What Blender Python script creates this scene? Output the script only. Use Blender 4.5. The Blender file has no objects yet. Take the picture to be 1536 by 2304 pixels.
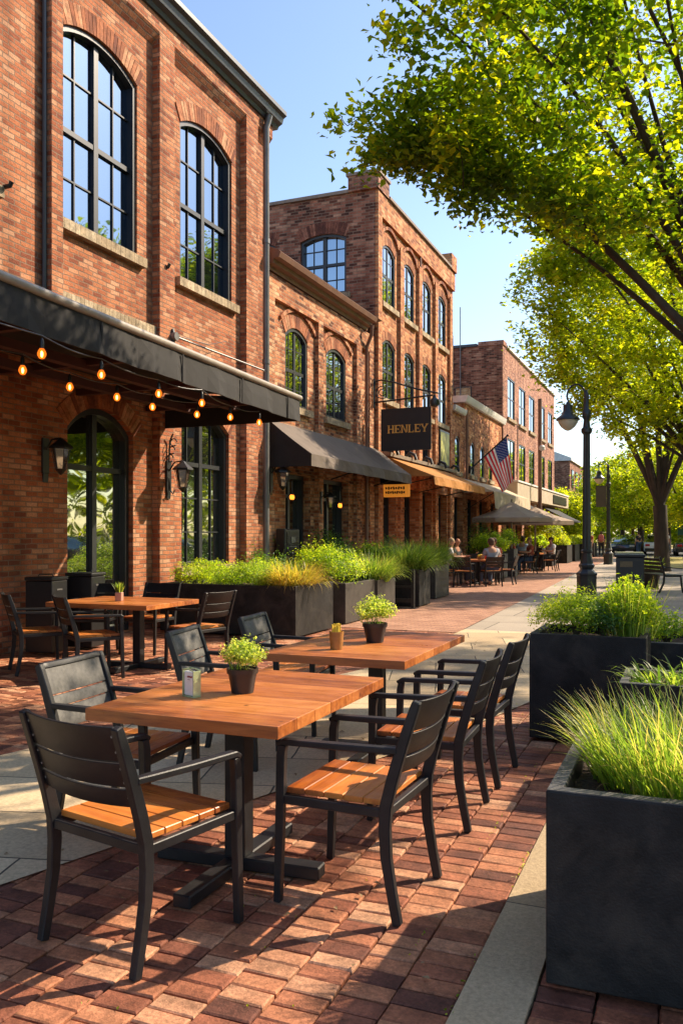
import bpy, bmesh, math, random
import numpy as np
from mathutils import Vector, Matrix
R=math.radians
scene=bpy.context.scene
COL=scene.collection
rnd=random.Random(7)
# ------------------------------------------------------------------ camera
F=1900.0; H=1.5
TH=math.atan(784/1900.0); SN,CS=math.sin(TH),math.cos(TH)
cam=bpy.data.cameras.new('camera'); camo=bpy.data.objects.new('camera',cam); COL.objects.link(camo)
cam.sensor_fit='HORIZONTAL'; cam.sensor_width=36; cam.lens=36*F/1536; cam.shift_y=51/1536
cam.clip_start=.05; cam.clip_end=2000
camo.location=(0,0,H); camo.rotation_euler=(R(90),0,TH)
scene.camera=camo
# ------------------------------------------------------------------ light
SUN_EL,SUN_AZ=R(39),R(44)      # azimuth from +Y towards +X
w=bpy.data.worlds.new("World"); scene.world=w; w.use_nodes=True
nt=w.node_tree; bg=nt.nodes['Background']
sky=nt.nodes.new('ShaderNodeTexSky'); sky.sky_type='NISHITA'; sky.sun_disc=False
sky.sun_elevation=SUN_EL; sky.sun_rotation=SUN_AZ; sky.air_density=1.0; sky.dust_density=1.1; sky.ozone_density=1.6
nt.links.new(sky.outputs[0],bg.inputs[0]); bg.inputs[1].default_value=.15
sl=bpy.data.lights.new('sun','SUN'); sl.energy=5.0; sl.angle=R(.55); sl.color=(1,.83,.62)
so=bpy.data.objects.new('sun',sl); COL.objects.link(so)
sd=Vector((math.sin(SUN_AZ)*math.cos(SUN_EL),math.cos(SUN_AZ)*math.cos(SUN_EL),math.sin(SUN_EL)))
so.rotation_euler=sd.to_track_quat('Z','Y').to_euler(); so.location=(20,20,30)
scene.view_settings.view_transform='Standard'; scene.view_settings.look='None'
scene.view_settings.exposure=.9; scene.view_settings.gamma=1
cy=scene.cycles
cy.use_denoising=True; cy.max_bounces=7; cy.diffuse_bounces=3; cy.glossy_bounces=3; cy.transmission_bounces=4; cy.transparent_max_bounces=6
cy.caustics_reflective=False; cy.caustics_refractive=False
try: cy.sample_clamp_indirect=6
except Exception: pass
# ------------------------------------------------------------------ materials
def newmat(name):
    m=bpy.data.materials.new(name); m.use_nodes=True
    n=m.node_tree; return m,n,n.nodes['Principled BSDF']
def N(n,t,**k):
    x=n.nodes.new(t)
    for a,b in k.items():
        if a in x.inputs.keys(): x.inputs[a].default_value=b
        else: setattr(x,a,b)
    return x
def ramp(n,stops,interp='LINEAR'):
    r=n.nodes.new('ShaderNodeValToRGB'); e=r.color_ramp.elements; r.color_ramp.interpolation=interp
    while len(e)<len(stops): e.new(.5)
    for i,(p,c) in enumerate(stops):
        e[i].position=p; e[i].color=(c[0],c[1],c[2],1)
    return r
def pm(name,col,rough=.5,var=.15,scale=8,bump=.0,bscale=60,metal=0,spec=.5,coat=0,aniso=None,island=0):
    m,n,b=newmat(name); L=n.links.new
    tc=N(n,'ShaderNodeTexCoord'); src=tc.outputs['Object']
    if aniso:
        mp=N(n,'ShaderNodeMapping'); mp.inputs['Scale'].default_value=aniso; L(src,mp.inputs[0]); src=mp.outputs[0]
    no=N(n,'ShaderNodeTexNoise',Scale=scale,Detail=6.0,Roughness=.6); L(src,no.inputs['Vector'])
    lo=tuple(c*(1-var) for c in col); hi=tuple(min(1,c*(1+var)) for c in col)
    r=ramp(n,[(.3,lo),(.7,hi)]); L(no.outputs[0],r.inputs[0]); out=r.outputs[0]
    if island:
        g=N(n,'ShaderNodeNewGeometry'); hs=N(n,'ShaderNodeHueSaturation')
        ma=N(n,'ShaderNodeMapRange'); ma.inputs[3].default_value=1-island; ma.inputs[4].default_value=1+island
        L(g.outputs['Random Per Island'],ma.inputs[0]); L(ma.outputs[0],hs.inputs['Value']); L(out,hs.inputs['Color']); out=hs.outputs[0]
    L(out,b.inputs['Base Color']); b.inputs['Roughness'].default_value=rough; b.inputs['Metallic'].default_value=metal
    b.inputs['Specular IOR Level'].default_value=spec; b.inputs['Coat Weight'].default_value=coat
    if bump:
        n2=N(n,'ShaderNodeTexNoise',Scale=bscale,Detail=4.0); L(src,n2.inputs['Vector'])
        bp=N(n,'ShaderNodeBump',Strength=bump,Distance=.01); L(n2.outputs[0],bp.inputs['Height']); L(bp.outputs[0],b.inputs['Normal'])
    return m
def wallcoord(n):
    """metres along the wall and up, whatever way the wall faces"""
    L=n.links.new; g=N(n,'ShaderNodeNewGeometry'); sp=N(n,'ShaderNodeSeparateXYZ'); L(g.outputs['Position'],sp.inputs[0])
    sn=N(n,'ShaderNodeSeparateXYZ'); L(g.outputs['True Normal'],sn.inputs[0])
    ab=N(n,'ShaderNodeMath',operation='ABSOLUTE'); L(sn.outputs[0],ab.inputs[0])
    gt=N(n,'ShaderNodeMath',operation='GREATER_THAN'); L(ab.outputs[0],gt.inputs[0]); gt.inputs[1].default_value=.6
    mx=N(n,'ShaderNodeMix',data_type='FLOAT'); L(gt.outputs[0],mx.inputs[0]); L(sp.outputs[0],mx.inputs[2]); L(sp.outputs[1],mx.inputs[3])
    cb=N(n,'ShaderNodeCombineXYZ'); L(mx.outputs[0],cb.inputs[0]); L(sp.outputs[2],cb.inputs[1])
    return cb.outputs[0],g
def brickmat(name,stops,mortar,bw=.235,rh=.078,ms=.010,bump=.6,patch=.35,fac=1.0):
    m,n,b=newmat(name); L=n.links.new
    v,g=wallcoord(n)
    nd=N(n,'ShaderNodeTexNoise',Scale=6.0,Detail=3.0); L(v,nd.inputs['Vector'])
    vs=N(n,'ShaderNodeVectorMath',operation='SUBTRACT'); L(nd.outputs['Color'],vs.inputs[0]); vs.inputs[1].default_value=(.5,.5,.5)
    vm=N(n,'ShaderNodeVectorMath',operation='SCALE'); L(vs.outputs[0],vm.inputs[0]); vm.inputs['Scale'].default_value=.022
    va=N(n,'ShaderNodeVectorMath',operation='ADD'); L(v,va.inputs[0]); L(vm.outputs[0],va.inputs[1])
    br=N(n,'ShaderNodeTexBrick'); br.inputs['Scale'].default_value=1; br.inputs['Brick Width'].default_value=bw; br.inputs['Row Height'].default_value=rh
    br.inputs['Mortar Size'].default_value=ms; br.inputs['Mortar Smooth'].default_value=.35; br.inputs['Bias'].default_value=0
    br.inputs['Color1'].default_value=(0,0,0,1); br.inputs['Color2'].default_value=(1,1,1,1); br.inputs['Mortar'].default_value=(.5,.5,.5,1)
    L(va.outputs[0],br.inputs['Vector'])
    # colour per brick, with big weathered patches shifting it
    pn=N(n,'ShaderNodeTexNoise',Scale=.9,Detail=5.0,Roughness=.65); L(v,pn.inputs['Vector'])
    pr=N(n,'ShaderNodeMapRange'); L(pn.outputs[0],pr.inputs[0]); pr.inputs[1].default_value=.3; pr.inputs[2].default_value=.7; pr.inputs[3].default_value=-patch; pr.inputs[4].default_value=patch
    ad=N(n,'ShaderNodeMath',operation='ADD'); L(br.outputs['Color'],ad.inputs[0]); L(pr.outputs[0],ad.inputs[1]); ad.use_clamp=True
    rp=ramp(n,stops); L(ad.outputs[0],rp.inputs[0])
    fn=N(n,'ShaderNodeTexNoise',Scale=38.0,Detail=5.0,Roughness=.7); L(v,fn.inputs['Vector'])
    fr=N(n,'ShaderNodeMapRange'); L(fn.outputs[0],fr.inputs[0]); fr.inputs[1].default_value=.25; fr.inputs[2].default_value=.75; fr.inputs[3].default_value=.68; fr.inputs[4].default_value=1.3
    hs=N(n,'ShaderNodeHueSaturation'); L(rp.outputs[0],hs.inputs['Color']); ms_=N(n,'ShaderNodeMapping'); ms_.inputs['Scale'].default_value=(2.6,.35,1); L(v,ms_.inputs[0])
    sn_=N(n,'ShaderNodeTexNoise',Scale=1.0,Detail=6.0,Roughness=.6); L(ms_.outputs[0],sn_.inputs['Vector'])
    sr=N(n,'ShaderNodeMapRange'); L(sn_.outputs[0],sr.inputs[0]); sr.inputs[1].default_value=.35; sr.inputs[2].default_value=.6; sr.inputs[3].default_value=.70; sr.inputs[4].default_value=1.06
    L(fr.outputs[0],hs.inputs['Value'])
    mx=N(n,'ShaderNodeMix',data_type='RGBA'); L(br.outputs['Fac'],mx.inputs[0]); L(hs.outputs[0],mx.inputs[6]); mx.inputs[7].default_value=(*mortar,1)
    st=N(n,'ShaderNodeVectorMath',operation='SCALE'); L(mx.outputs[2],st.inputs[0]); L(sr.outputs[0],st.inputs['Scale'])
    L(st.outputs[0],b.inputs['Base Color']); b.inputs['Roughness'].default_value=.88; b.inputs['Specular IOR Level'].default_value=.25
    inv=N(n,'ShaderNodeMath',operation='MULTIPLY_ADD'); L(br.outputs['Fac'],inv.inputs[0]); inv.inputs[1].default_value=-1.0
    L(fn.outputs[0],inv.inputs[2])
    bp=N(n,'ShaderNodeBump',Strength=bump,Distance=.012); L(inv.outputs[0],bp.inputs['Height']); L(bp.outputs[0],b.inputs['Normal'])
    return m
def islandbrick(name,stops,rough=.85,fine=60,bump=.35,moss=False):
    """for bricks that are modelled one by one: colour per island"""
    m,n,b=newmat(name); L=n.links.new
    g=N(n,'ShaderNodeNewGeometry'); pos=g.outputs['Position']
    pn=N(n,'ShaderNodeTexNoise',Scale=.8,Detail=4.0); L(pos,pn.inputs['Vector'])
    pr=N(n,'ShaderNodeMapRange'); L(pn.outputs[0],pr.inputs[0]); pr.inputs[1].default_value=.3; pr.inputs[2].default_value=.7; pr.inputs[3].default_value=-.3; pr.inputs[4].default_value=.22
    ad=N(n,'ShaderNodeMath',operation='ADD'); L(g.outputs['Random Per Island'],ad.inputs[0]); L(pr.outputs[0],ad.inputs[1]); ad.use_clamp=True
    rp=ramp(n,stops); L(ad.outputs[0],rp.inputs[0])
    fn=N(n,'ShaderNodeTexNoise',Scale=fine,Detail=8.0,Roughness=.75); L(pos,fn.inputs['Vector'])
    fr=N(n,'ShaderNodeMapRange'); L(fn.outputs[0],fr.inputs[0]); fr.inputs[1].default_value=.3; fr.inputs[2].default_value=.7; fr.inputs[3].default_value=.5; fr.inputs[4].default_value=1.35
    mn=N(n,'ShaderNodeTexNoise',Scale=7.0,Detail=5.0,Roughness=.7); L(pos,mn.inputs['Vector'])
    mr=N(n,'ShaderNodeMapRange'); L(mn.outputs[0],mr.inputs[0]); mr.inputs[1].default_value=.35; mr.inputs[2].default_value=.65; mr.inputs[3].default_value=.55; mr.inputs[4].default_value=1.2
    mm=N(n,'ShaderNodeMath',operation='MULTIPLY'); L(fr.outputs[0],mm.inputs[0]); L(mr.outputs[0],mm.inputs[1])
    hs=N(n,'ShaderNodeHueSaturation'); L(rp.outputs[0],hs.inputs['Color']); L(mm.outputs[0],hs.inputs['Value'])
    L(hs.outputs[0],b.inputs['Base Color']); b.inputs['Roughness'].default_value=rough; b.inputs['Specular IOR Level'].default_value=.3
    bp=N(n,'ShaderNodeBump',Strength=bump,Distance=.008); L(fn.outputs[0],bp.inputs['Height']); L(bp.outputs[0],b.inputs['Normal'])
    return m
def slabmat(name,c1,c2,joint,bw=.9,rh=.6,ms=.008,rot=0.0,off=.5,bump=.3,speck=45):
    m,n,b=newmat(name); L=n.links.new
    g=N(n,'ShaderNodeNewGeometry'); mp=N(n,'ShaderNodeMapping'); mp.inputs['Rotation'].default_value=(0,0,rot); L(g.outputs['Position'],mp.inputs[0])
    nd=N(n,'ShaderNodeTexNoise',Scale=3.0,Detail=3.0); L(mp.outputs[0],nd.inputs['Vector'])
    vm=N(n,'ShaderNodeVectorMath',operation='SCALE'); L(nd.outputs['Color'],vm.inputs[0]); vm.inputs['Scale'].default_value=.02
    va=N(n,'ShaderNodeVectorMath',operation='ADD'); L(mp.outputs[0],va.inputs[0]); L(vm.outputs[0],va.inputs[1])
    br=N(n,'ShaderNodeTexBrick',offset=off); br.inputs['Scale'].default_value=1; br.inputs['Brick Width'].default_value=bw; br.inputs['Row Height'].default_value=rh
    br.inputs['Mortar Size'].default_value=ms; br.inputs['Mortar Smooth'].default_value=.3
    br.inputs['Color1'].default_value=(0,0,0,1); br.inputs['Color2'].default_value=(1,1,1,1); br.inputs['Mortar'].default_value=(.5,.5,.5,1)
    L(va.outputs[0],br.inputs['Vector'])
    n1=N(n,'ShaderNodeTexNoise',Scale=1.6,Detail=8.0,Roughness=.7); L(g.outputs['Position'],n1.inputs['Vector'])
    ad=N(n,'ShaderNodeMix',data_type='FLOAT'); ad.inputs[0].default_value=.55; L(br.outputs['Color'],ad.inputs[2]); L(n1.outputs[0],ad.inputs[3])
    rp=ramp(n,[(.2,c1),(.75,c2)]); L(ad.outputs[0],rp.inputs[0])
    fn=N(n,'ShaderNodeTexNoise',Scale=speck,Detail=8.0,Roughness=.8); L(g.outputs['Position'],fn.inputs['Vector'])
    fr=N(n,'ShaderNodeMapRange'); L(fn.outputs[0],fr.inputs[0]); fr.inputs[1].default_value=.3; fr.inputs[2].default_value=.7; fr.inputs[3].default_value=.62; fr.inputs[4].default_value=1.25
    hs=N(n,'ShaderNodeHueSaturation'); L(rp.outputs[0],hs.inputs['Color']); L(fr.outputs[0],hs.inputs['Value'])
    mx=N(n,'ShaderNodeMix',data_type='RGBA'); L(br.outputs['Fac'],mx.inputs[0]); L(hs.outputs[0],mx.inputs[6]); mx.inputs[7].default_value=(*joint,1)
    L(mx.outputs[2],b.inputs['Base Color']); b.inputs['Roughness'].default_value=.8; b.inputs['Specular IOR Level'].default_value=.3
    inv=N(n,'ShaderNodeMath',operation='MULTIPLY_ADD'); L(br.outputs['Fac'],inv.inputs[0]); inv.inputs[1].default_value=-1.5; L(fn.outputs[0],inv.inputs[2])
    bp=N(n,'ShaderNodeBump',Strength=bump,Distance=.008); L(inv.outputs[0],bp.inputs['Height']); L(bp.outputs[0],b.inputs['Normal'])
    return m
def leafmat(name,stops,trans=.5,tcol=(1.0,1.0,.35),rough=.45,spec=.35,patch=.3):
    m,n,b=newmat(name); L=n.links.new; out=n.nodes['Material Output']
    g=N(n,'ShaderNodeNewGeometry')
    pn=N(n,'ShaderNodeTexNoise',Scale=1.3,Detail=3.0); L(g.outputs['Position'],pn.inputs['Vector'])
    pr=N(n,'ShaderNodeMapRange'); L(pn.outputs[0],pr.inputs[0]); pr.inputs[1].default_value=.3; pr.inputs[2].default_value=.7; pr.inputs[3].default_value=-patch; pr.inputs[4].default_value=patch
    ad=N(n,'ShaderNodeMath',operation='ADD'); L(g.outputs['Random Per Island'],ad.inputs[0]); L(pr.outputs[0],ad.inputs[1]); ad.use_clamp=True
    rp=ramp(n,stops); L(ad.outputs[0],rp.inputs[0])
    L(rp.outputs[0],b.inputs['Base Color']); b.inputs['Roughness'].default_value=rough; b.inputs['Specular IOR Level'].default_value=spec
    tr=N(n,'ShaderNodeBsdfTranslucent'); mu=N(n,'ShaderNodeMix',data_type='RGBA',blend_type='MULTIPLY'); mu.inputs[0].default_value=1
    L(rp.outputs[0],mu.inputs[6]); mu.inputs[7].default_value=(*tcol,1)
    sc=N(n,'ShaderNodeVectorMath',operation='SCALE'); L(mu.outputs[2],sc.inputs[0]); sc.inputs['Scale'].default_value=4.3
    L(sc.outputs[0],tr.inputs['Color'])
    mx=N(n,'ShaderNodeMixShader'); mx.inputs[0].default_value=trans; L(b.outputs[0],mx.inputs[1]); L(tr.outputs[0],mx.inputs[2]); L(mx.outputs[0],out.inputs[0])
    return m
def woodmat(name,c1,c2,c3,rough=.38,coat=.25,stretch=(1.2,14,14),knots=True):
    m,n,b=newmat(name); L=n.links.new
    tc=N(n,'ShaderNodeTexCoord'); g=N(n,'ShaderNodeNewGeometry')
    of=N(n,'ShaderNodeCombineXYZ'); mu=N(n,'ShaderNodeMath',operation='MULTIPLY'); L(g.outputs['Random Per Island'],mu.inputs[0]); mu.inputs[1].default_value=7.3
    L(mu.outputs[0],of.inputs[0]); L(mu.outputs[0],of.inputs[2])
    va=N(n,'ShaderNodeVectorMath',operation='ADD'); L(tc.outputs['Object'],va.inputs[0]); L(of.outputs[0],va.inputs[1])
    mp=N(n,'ShaderNodeMapping'); mp.inputs['Scale'].default_value=stretch; L(va.outputs[0],mp.inputs[0])
    no=N(n,'ShaderNodeTexNoise',Scale=2.2,Detail=9.0,Roughness=.68,Distortion=.6); L(mp.outputs[0],no.inputs['Vector'])
    ad=N(n,'ShaderNodeMath',operation='MULTIPLY_ADD'); L(g.outputs['Random Per Island'],ad.inputs[0]); ad.inputs[1].default_value=.42; L(no.outputs[0],ad.inputs[2])
    sb=N(n,'ShaderNodeMath',operation='SUBTRACT'); L(ad.outputs[0],sb.inputs[0]); sb.inputs[1].default_value=.2
    rp=ramp(n,[(.25,c1),(.5,c2),(.78,c3)]); L(sb.outputs[0],rp.inputs[0]); col=rp.outputs[0]
    if knots:
        vo=N(n,'ShaderNodeTexVoronoi',Scale=5.5); L(va.outputs[0],vo.inputs['Vector'])
        kr=ramp(n,[(.03,(1,1,1)),(.09,(0,0,0))]); L(vo.outputs['Distance'],kr.inputs[0])
        mx=N(n,'ShaderNodeMix',data_type='RGBA'); L(kr.outputs[0],mx.inputs[0]); L(col,mx.inputs[6]); mx.inputs[7].default_value=(c1[0]*.25,c1[1]*.2,c1[2]*.2,1); col=mx.outputs[2]
    L(col,b.inputs['Base Color']); b.inputs['Coat Weight'].default_value=coat
    wn=N(n,'ShaderNodeTexNoise',Scale=9.0,Detail=6.0,Roughness=.7); L(g.outputs['Position'],wn.inputs['Vector'])
    wr=N(n,'ShaderNodeMapRange'); L(wn.outputs[0],wr.inputs[0]); wr.inputs[1].default_value=.3; wr.inputs[2].default_value=.7; wr.inputs[3].default_value=rough-.14; wr.inputs[4].default_value=rough+.25; L(wr.outputs[0],b.inputs['Roughness']); b.inputs['Coat Roughness'].default_value=.22
    bp=N(n,'ShaderNodeBump',Strength=.12,Distance=.003); L(no.outputs[0],bp.inputs['Height']); L(bp.outputs[0],b.inputs['Normal'])
    return m
def glassmat(name,refl=.5,tint=(.8,.88,.95),dark=(.008,.009,.01),wave=.03):
    m,n,b=newmat(name); L=n.links.new; out=n.nodes['Material Output']
    b.inputs['Base Color'].default_value=(*dark,1); b.inputs['Roughness'].default_value=.03
    gl=N(n,'ShaderNodeBsdfGlossy'); gl.inputs['Color'].default_value=(*tint,1); gl.inputs['Roughness'].default_value=.015
    g=N(n,'ShaderNodeNewGeometry'); no=N(n,'ShaderNodeTexNoise',Scale=1.7,Detail=1.0); L(g.outputs['Position'],no.inputs['Vector'])
    bp=N(n,'ShaderNodeBump',Strength=wave,Distance=.3); L(no.outputs[0],bp.inputs['Height']); L(bp.outputs[0],gl.inputs['Normal'])
    mx=N(n,'ShaderNodeMixShader'); mx.inputs[0].default_value=refl; L(b.outputs[0],mx.inputs[1]); L(gl.outputs[0],mx.inputs[2]); L(mx.outputs[0],out.inputs[0])
    return m
def emat(name,col,s):
    m,n,b=newmat(name); b.inputs['Base Color'].default_value=(*col,1); b.inputs['Emission Color'].default_value=(*col,1); b.inputs['Emission Strength'].default_value=s
    return m
M={}
M['brick1']=brickmat('warm_brick',[(0,(.23,.066,.033)),(.2,(.35,.105,.046)),(.5,(.44,.152,.066)),(.8,(.51,.205,.096)),(1,(.57,.29,.165))],(.27,.175,.115),bw=.205,rh=.069,ms=.009,bump=1.0)
M['brick2']=brickmat('brown_brick',[(0,(.12,.042,.025)),(.25,(.32,.10,.045)),(.6,(.52,.20,.085)),(1,(.68,.38,.21))],(.32,.21,.13),bw=.22,rh=.074,patch=.4)
M['brick3']=brickmat('orange_brick',[(0,(.22,.068,.032)),(.3,(.43,.145,.058)),(.7,(.58,.24,.10)),(1,(.68,.36,.18))],(.36,.22,.13),bw=.24,rh=.08,patch=.3)
M['brick5']=brickmat('pink_brick',[(0,(.19,.07,.045)),(.5,(.38,.155,.095)),(1,(.52,.26,.17))],(.38,.26,.20),bw=.24,rh=.08)
M['arch']=islandbrick('arch_brick',[(0,(.17,.05,.026)),(.35,(.36,.12,.05)),(.8,(.5,.2,.095)),(1,(.56,.28,.15))],bump=.5)
M['mortar']=pm('arch_mortar',(.27,.18,.12),.95)
M['sill']=islandbrick('sandstone_sill',[(0,(.34,.25,.15)),(1,(.52,.41,.27))],bump=.4,fine=40)
M['paver']=islandbrick('clay_paver',[(0,(.17,.062,.040)),(.3,(.34,.115,.060)),(.7,(.50,.200,.098)),(1,(.62,.33,.19))],rough=.68,fine=70,bump=.8)
M['paverfar']=slabmat('clay_paving',(.30,.14,.085),(.52,.28,.18),(.12,.08,.06),bw=.21,rh=.105,ms=.006,speck=60)
M['slab']=slabmat('grey_slab',(.42,.31,.185),(.68,.52,.32),(.08,.065,.045),bw=.95,rh=.62,rot=R(-16),ms=.007)
M['slabfar']=slabmat('pale_slab',(.32,.27,.21),(.50,.42,.33),(.12,.10,.08),bw=1.5,rh=1.2,ms=.012)
M['strip']=slabmat('kerb_stone',(.36,.265,.16),(.62,.47,.29),(.08,.07,.05),bw=5,rh=1.15,ms=.004,speck=55,bump=.8)
M['asphalt']=pm('asphalt',(.055,.053,.052),.9,.2,3,.4,80)
M['frame']=pm('window_paint',(.022,.024,.028),.42,.15,4,spec=.5)
M['glass']=glassmat('window_glass',.48,(.26,.40,.60),wave=.012)
M['glassdark']=glassmat('ground_floor_glass',.27,(.85,.95,.75),wave=.015)
M['glassmid']=glassmat('mid_window_glass',.55,(.62,.72,.84),wave=.012)
M['gutter']=pm('gutter_paint',(.035,.042,.05),.4,.15,5)
M['pipe']=pm('zinc_pipe',(.16,.155,.15),.45,.2,4,metal=.4)
M['brownpipe']=pm('brown_pipe',(.20,.10,.065),.5,.2,4)
M['coping']=pm('coping_stone',(.24,.18,.14),.8,.25,5,.3,30)
M['whitecoping']=pm('white_coping',(.66,.64,.62),.6,.12,4)
M['roof']=pm('roof_felt',(.06,.06,.065),.9)
M['char']=pm('charcoal_metal',(.012,.012,.0135),.46,.35,9,.12,160,spec=.35)
M['charp']=pm('dusty_panel',(.07,.066,.058),.6,.45,45,.25,260)
M['wood']=woodmat('oiled_hardwood',(.20,.050,.012),(.42,.125,.026),(.62,.235,.06))
M['seatwood']=woodmat('seat_hardwood',(.24,.055,.010),(.46,.125,.018),(.60,.205,.034),rough=.42,coat=.15,stretch=(1.4,16,16))
M['planter']=pm('planter_fibre',(.017,.0165,.0165),.62,.5,5,.35,140,spec=.22)
def dusty(mat,dust,lo=.47,hi=.68,scale=3.5):
    n=mat.node_tree; L=n.links.new; b=n.nodes['Principled BSDF']; src=b.inputs['Base Color'].links[0].from_socket
    g=N(n,'ShaderNodeNewGeometry'); no=N(n,'ShaderNodeTexNoise',Scale=scale,Detail=9.0,Roughness=.72,Distortion=.8); L(g.outputs['Position'],no.inputs['Vector'])
    mr=N(n,'ShaderNodeMapRange'); L(no.outputs[0],mr.inputs[0]); mr.inputs[1].default_value=lo; mr.inputs[2].default_value=hi; mr.inputs[4].default_value=.65
    sp=N(n,'ShaderNodeTexVoronoi',Scale=38.0); L(g.outputs['Position'],sp.inputs['Vector']); sr=ramp(n,[(.05,(.5,.5,.5)),(.1,(0,0,0))]); L(sp.outputs['Distance'],sr.inputs[0])
    mxm=N(n,'ShaderNodeMath',operation='MAXIMUM'); L(mr.outputs[0],mxm.inputs[0])
    ml=N(n,'ShaderNodeMath',operation='MULTIPLY'); L(sr.outputs[0],ml.inputs[0]); L(no.outputs[0],ml.inputs[1]); L(ml.outputs[0],mxm.inputs[1])
    mx=N(n,'ShaderNodeMix',data_type='RGBA'); L(mxm.outputs[0],mx.inputs[0]); L(src,mx.inputs[6]); mx.inputs[7].default_value=(*dust,1); L(mx.outputs[2],b.inputs['Base Color'])
dusty(M['planter'],(.055,.046,.038)); dusty(M['char'],(.032,.030,.028),.5,.75,6)
M['planterwarm']=pm('planter_bronze',(.045,.037,.031),.6,.4,6,.3,120)
M['planterrim']=pm('planter_rim',(.075,.072,.070),.65,.35,10,.3,150)
M['soil']=pm('soil',(.035,.02,.012),.95,.6,60,1.0,90)
M['fabric']=pm('black_canvas',(.015,.0135,.0135),.85,.35,2.2,.4,4)
M['fabric2']=pm('taupe_canvas',(.13,.10,.078),.85,.15,3,.2,6)
M['orange']=pm('ochre_canvas',(.55,.27,.08),.8,.1,3)
M['cream']=pm('cream_canvas',(.62,.52,.38),.85,.08,2)
M['trim']=pm('awning_rail',(.28,.24,.20),.5,.2,5)
M['iron']=pm('black_iron',(.012,.012,.013),.42,.2,15,.15,90)
M['lamppost']=pm('lamp_post_paint',(.016,.019,.022),.35,.2,8,.1,60,spec=.6)
M['globe']=pm('frosted_globe',(.62,.58,.45),.3,.08,5)
def _bulb():
    m,n,b=newmat('amber_bulb_glass'); out=n.nodes['Material Output']; tr=N(n,'ShaderNodeBsdfTransparent'); tr.inputs[0].default_value=(1,.55,.2,1)
    em=N(n,'ShaderNodeEmission'); em.inputs[0].default_value=(1,.20,.015,1); em.inputs[1].default_value=1.0
    mx=N(n,'ShaderNodeMixShader'); mx.inputs[0].default_value=.62; n.links.new(tr.outputs[0],mx.inputs[1]); n.links.new(em.outputs[0],mx.inputs[2]); n.links.new(mx.outputs[0],out.inputs[0]); return m
M['bulb']=_bulb()
M['fil']=emat('filament',(1,.62,.22),30)
M['lantern']=emat('lantern_glow',(1,.24,.02),1.7)
M['bark']=pm('bark',(.055,.038,.027),.95,.45,6,1.0,22,aniso=(1,1,.25))
M['leafA']=leafmat('maple_leaf',[(0,(.035,.072,.006)),(.4,(.075,.125,.008)),(.75,(.15,.19,.010)),(1,(.24,.24,.012))],trans=.55,tcol=(.97,.93,.25),patch=.42)
M['leafB']=leafmat('sunny_leaf',[(0,(.07,.105,.007)),(.4,(.14,.18,.010)),(.8,(.22,.25,.013)),(1,(.29,.28,.015))],trans=.6,tcol=(.97,.92,.3))
M['leafG']=leafmat('hedge_leaf',[(0,(.07,.13,.012)),(.5,(.18,.26,.02)),(1,(.34,.38,.04))],trans=.5,tcol=(1,.95,.3))
M['leafD']=leafmat('dark_leaf',[(0,(.02,.06,.015)),(.5,(.05,.12,.025)),(1,(.11,.18,.03))],trans=.3)
M['leafY']=leafmat('flowering_leaf',[(0,(.13,.20,.035)),(.5,(.32,.38,.08)),(1,(.6,.58,.26))],trans=.3)
M['grass']=leafmat('grass_blade',[(0,(.05,.10,.014)),(.5,(.13,.20,.028)),(.85,(.24,.28,.05)),(1,(.38,.30,.12))],trans=.35,tcol=(1,1,.5))
M['grassG']=leafmat('green_blade',[(0,(.06,.12,.018)),(.5,(.15,.235,.03)),(1,(.28,.34,.06))],trans=.35)
M['grassO']=leafmat('golden_blade',[(0,(.13,.14,.025)),(.5,(.26,.21,.05)),(1,(.36,.25,.08))],trans=.35)
M['straw']=pm('dead_blades',(.26,.17,.08),.8,.3,20)
# ------------------------------------------------------------------ objects
def setp(o,label=None,cat=None,group=None,kind=None):
    if label: o['label']=label
    if cat: o['category']=cat
    if group: o['group']=group
    if kind: o['kind']=kind
    return o
def thing(name,label,cat,loc=(0,0,0),rz=0,group=None):
    o=bpy.data.objects.new(name,None); COL.objects.link(o); o.location=loc; o.rotation_euler=(0,0,rz); o.empty_display_size=.2
    return setp(o,label,cat,group)
def copytree(o,loc=None,rz=None,scale=None,label=None,parent=None,group=None):
    c=o.copy(); COL.objects.link(c)
    if parent is not None: c.parent=parent
    for ch in [x for x in kids.get(o.name,[])]:
        copytree(ch,parent=c)
    if loc is not None: c.location=loc
    if rz is not None: c.rotation_euler=(0,0,rz)
    if scale is not None: c.scale=scale if hasattr(scale,'__len__') else (scale,)*3
    if label: c['label']=label
    if group: c['group']=group
    if parent is not None: kids.setdefault(parent.name,[]).append(c)
    return c
kids={}
def link(name,me,mat,parent=None,origin=None,smooth=False):
    o=bpy.data.objects.new(name,me); COL.objects.link(o)
    for mm in (mat if isinstance(mat,(list,tuple)) else [mat]): me.materials.append(mm)
    if smooth: me.shade_smooth() if hasattr(me,'shade_smooth') else None
    if parent is not None:
        o.parent=parent; kids.setdefault(parent.name,[]).append(o)
        if origin=='world':
            base=parent
            off=Vector((0,0,0))
            while base is not None: off+=Vector(base.location); base=base.parent
            me.transform(Matrix.Translation(-off))
    elif origin is not None:
        me.transform(Matrix.Translation(-Vector(origin))); o.location=origin
    return o
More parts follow.
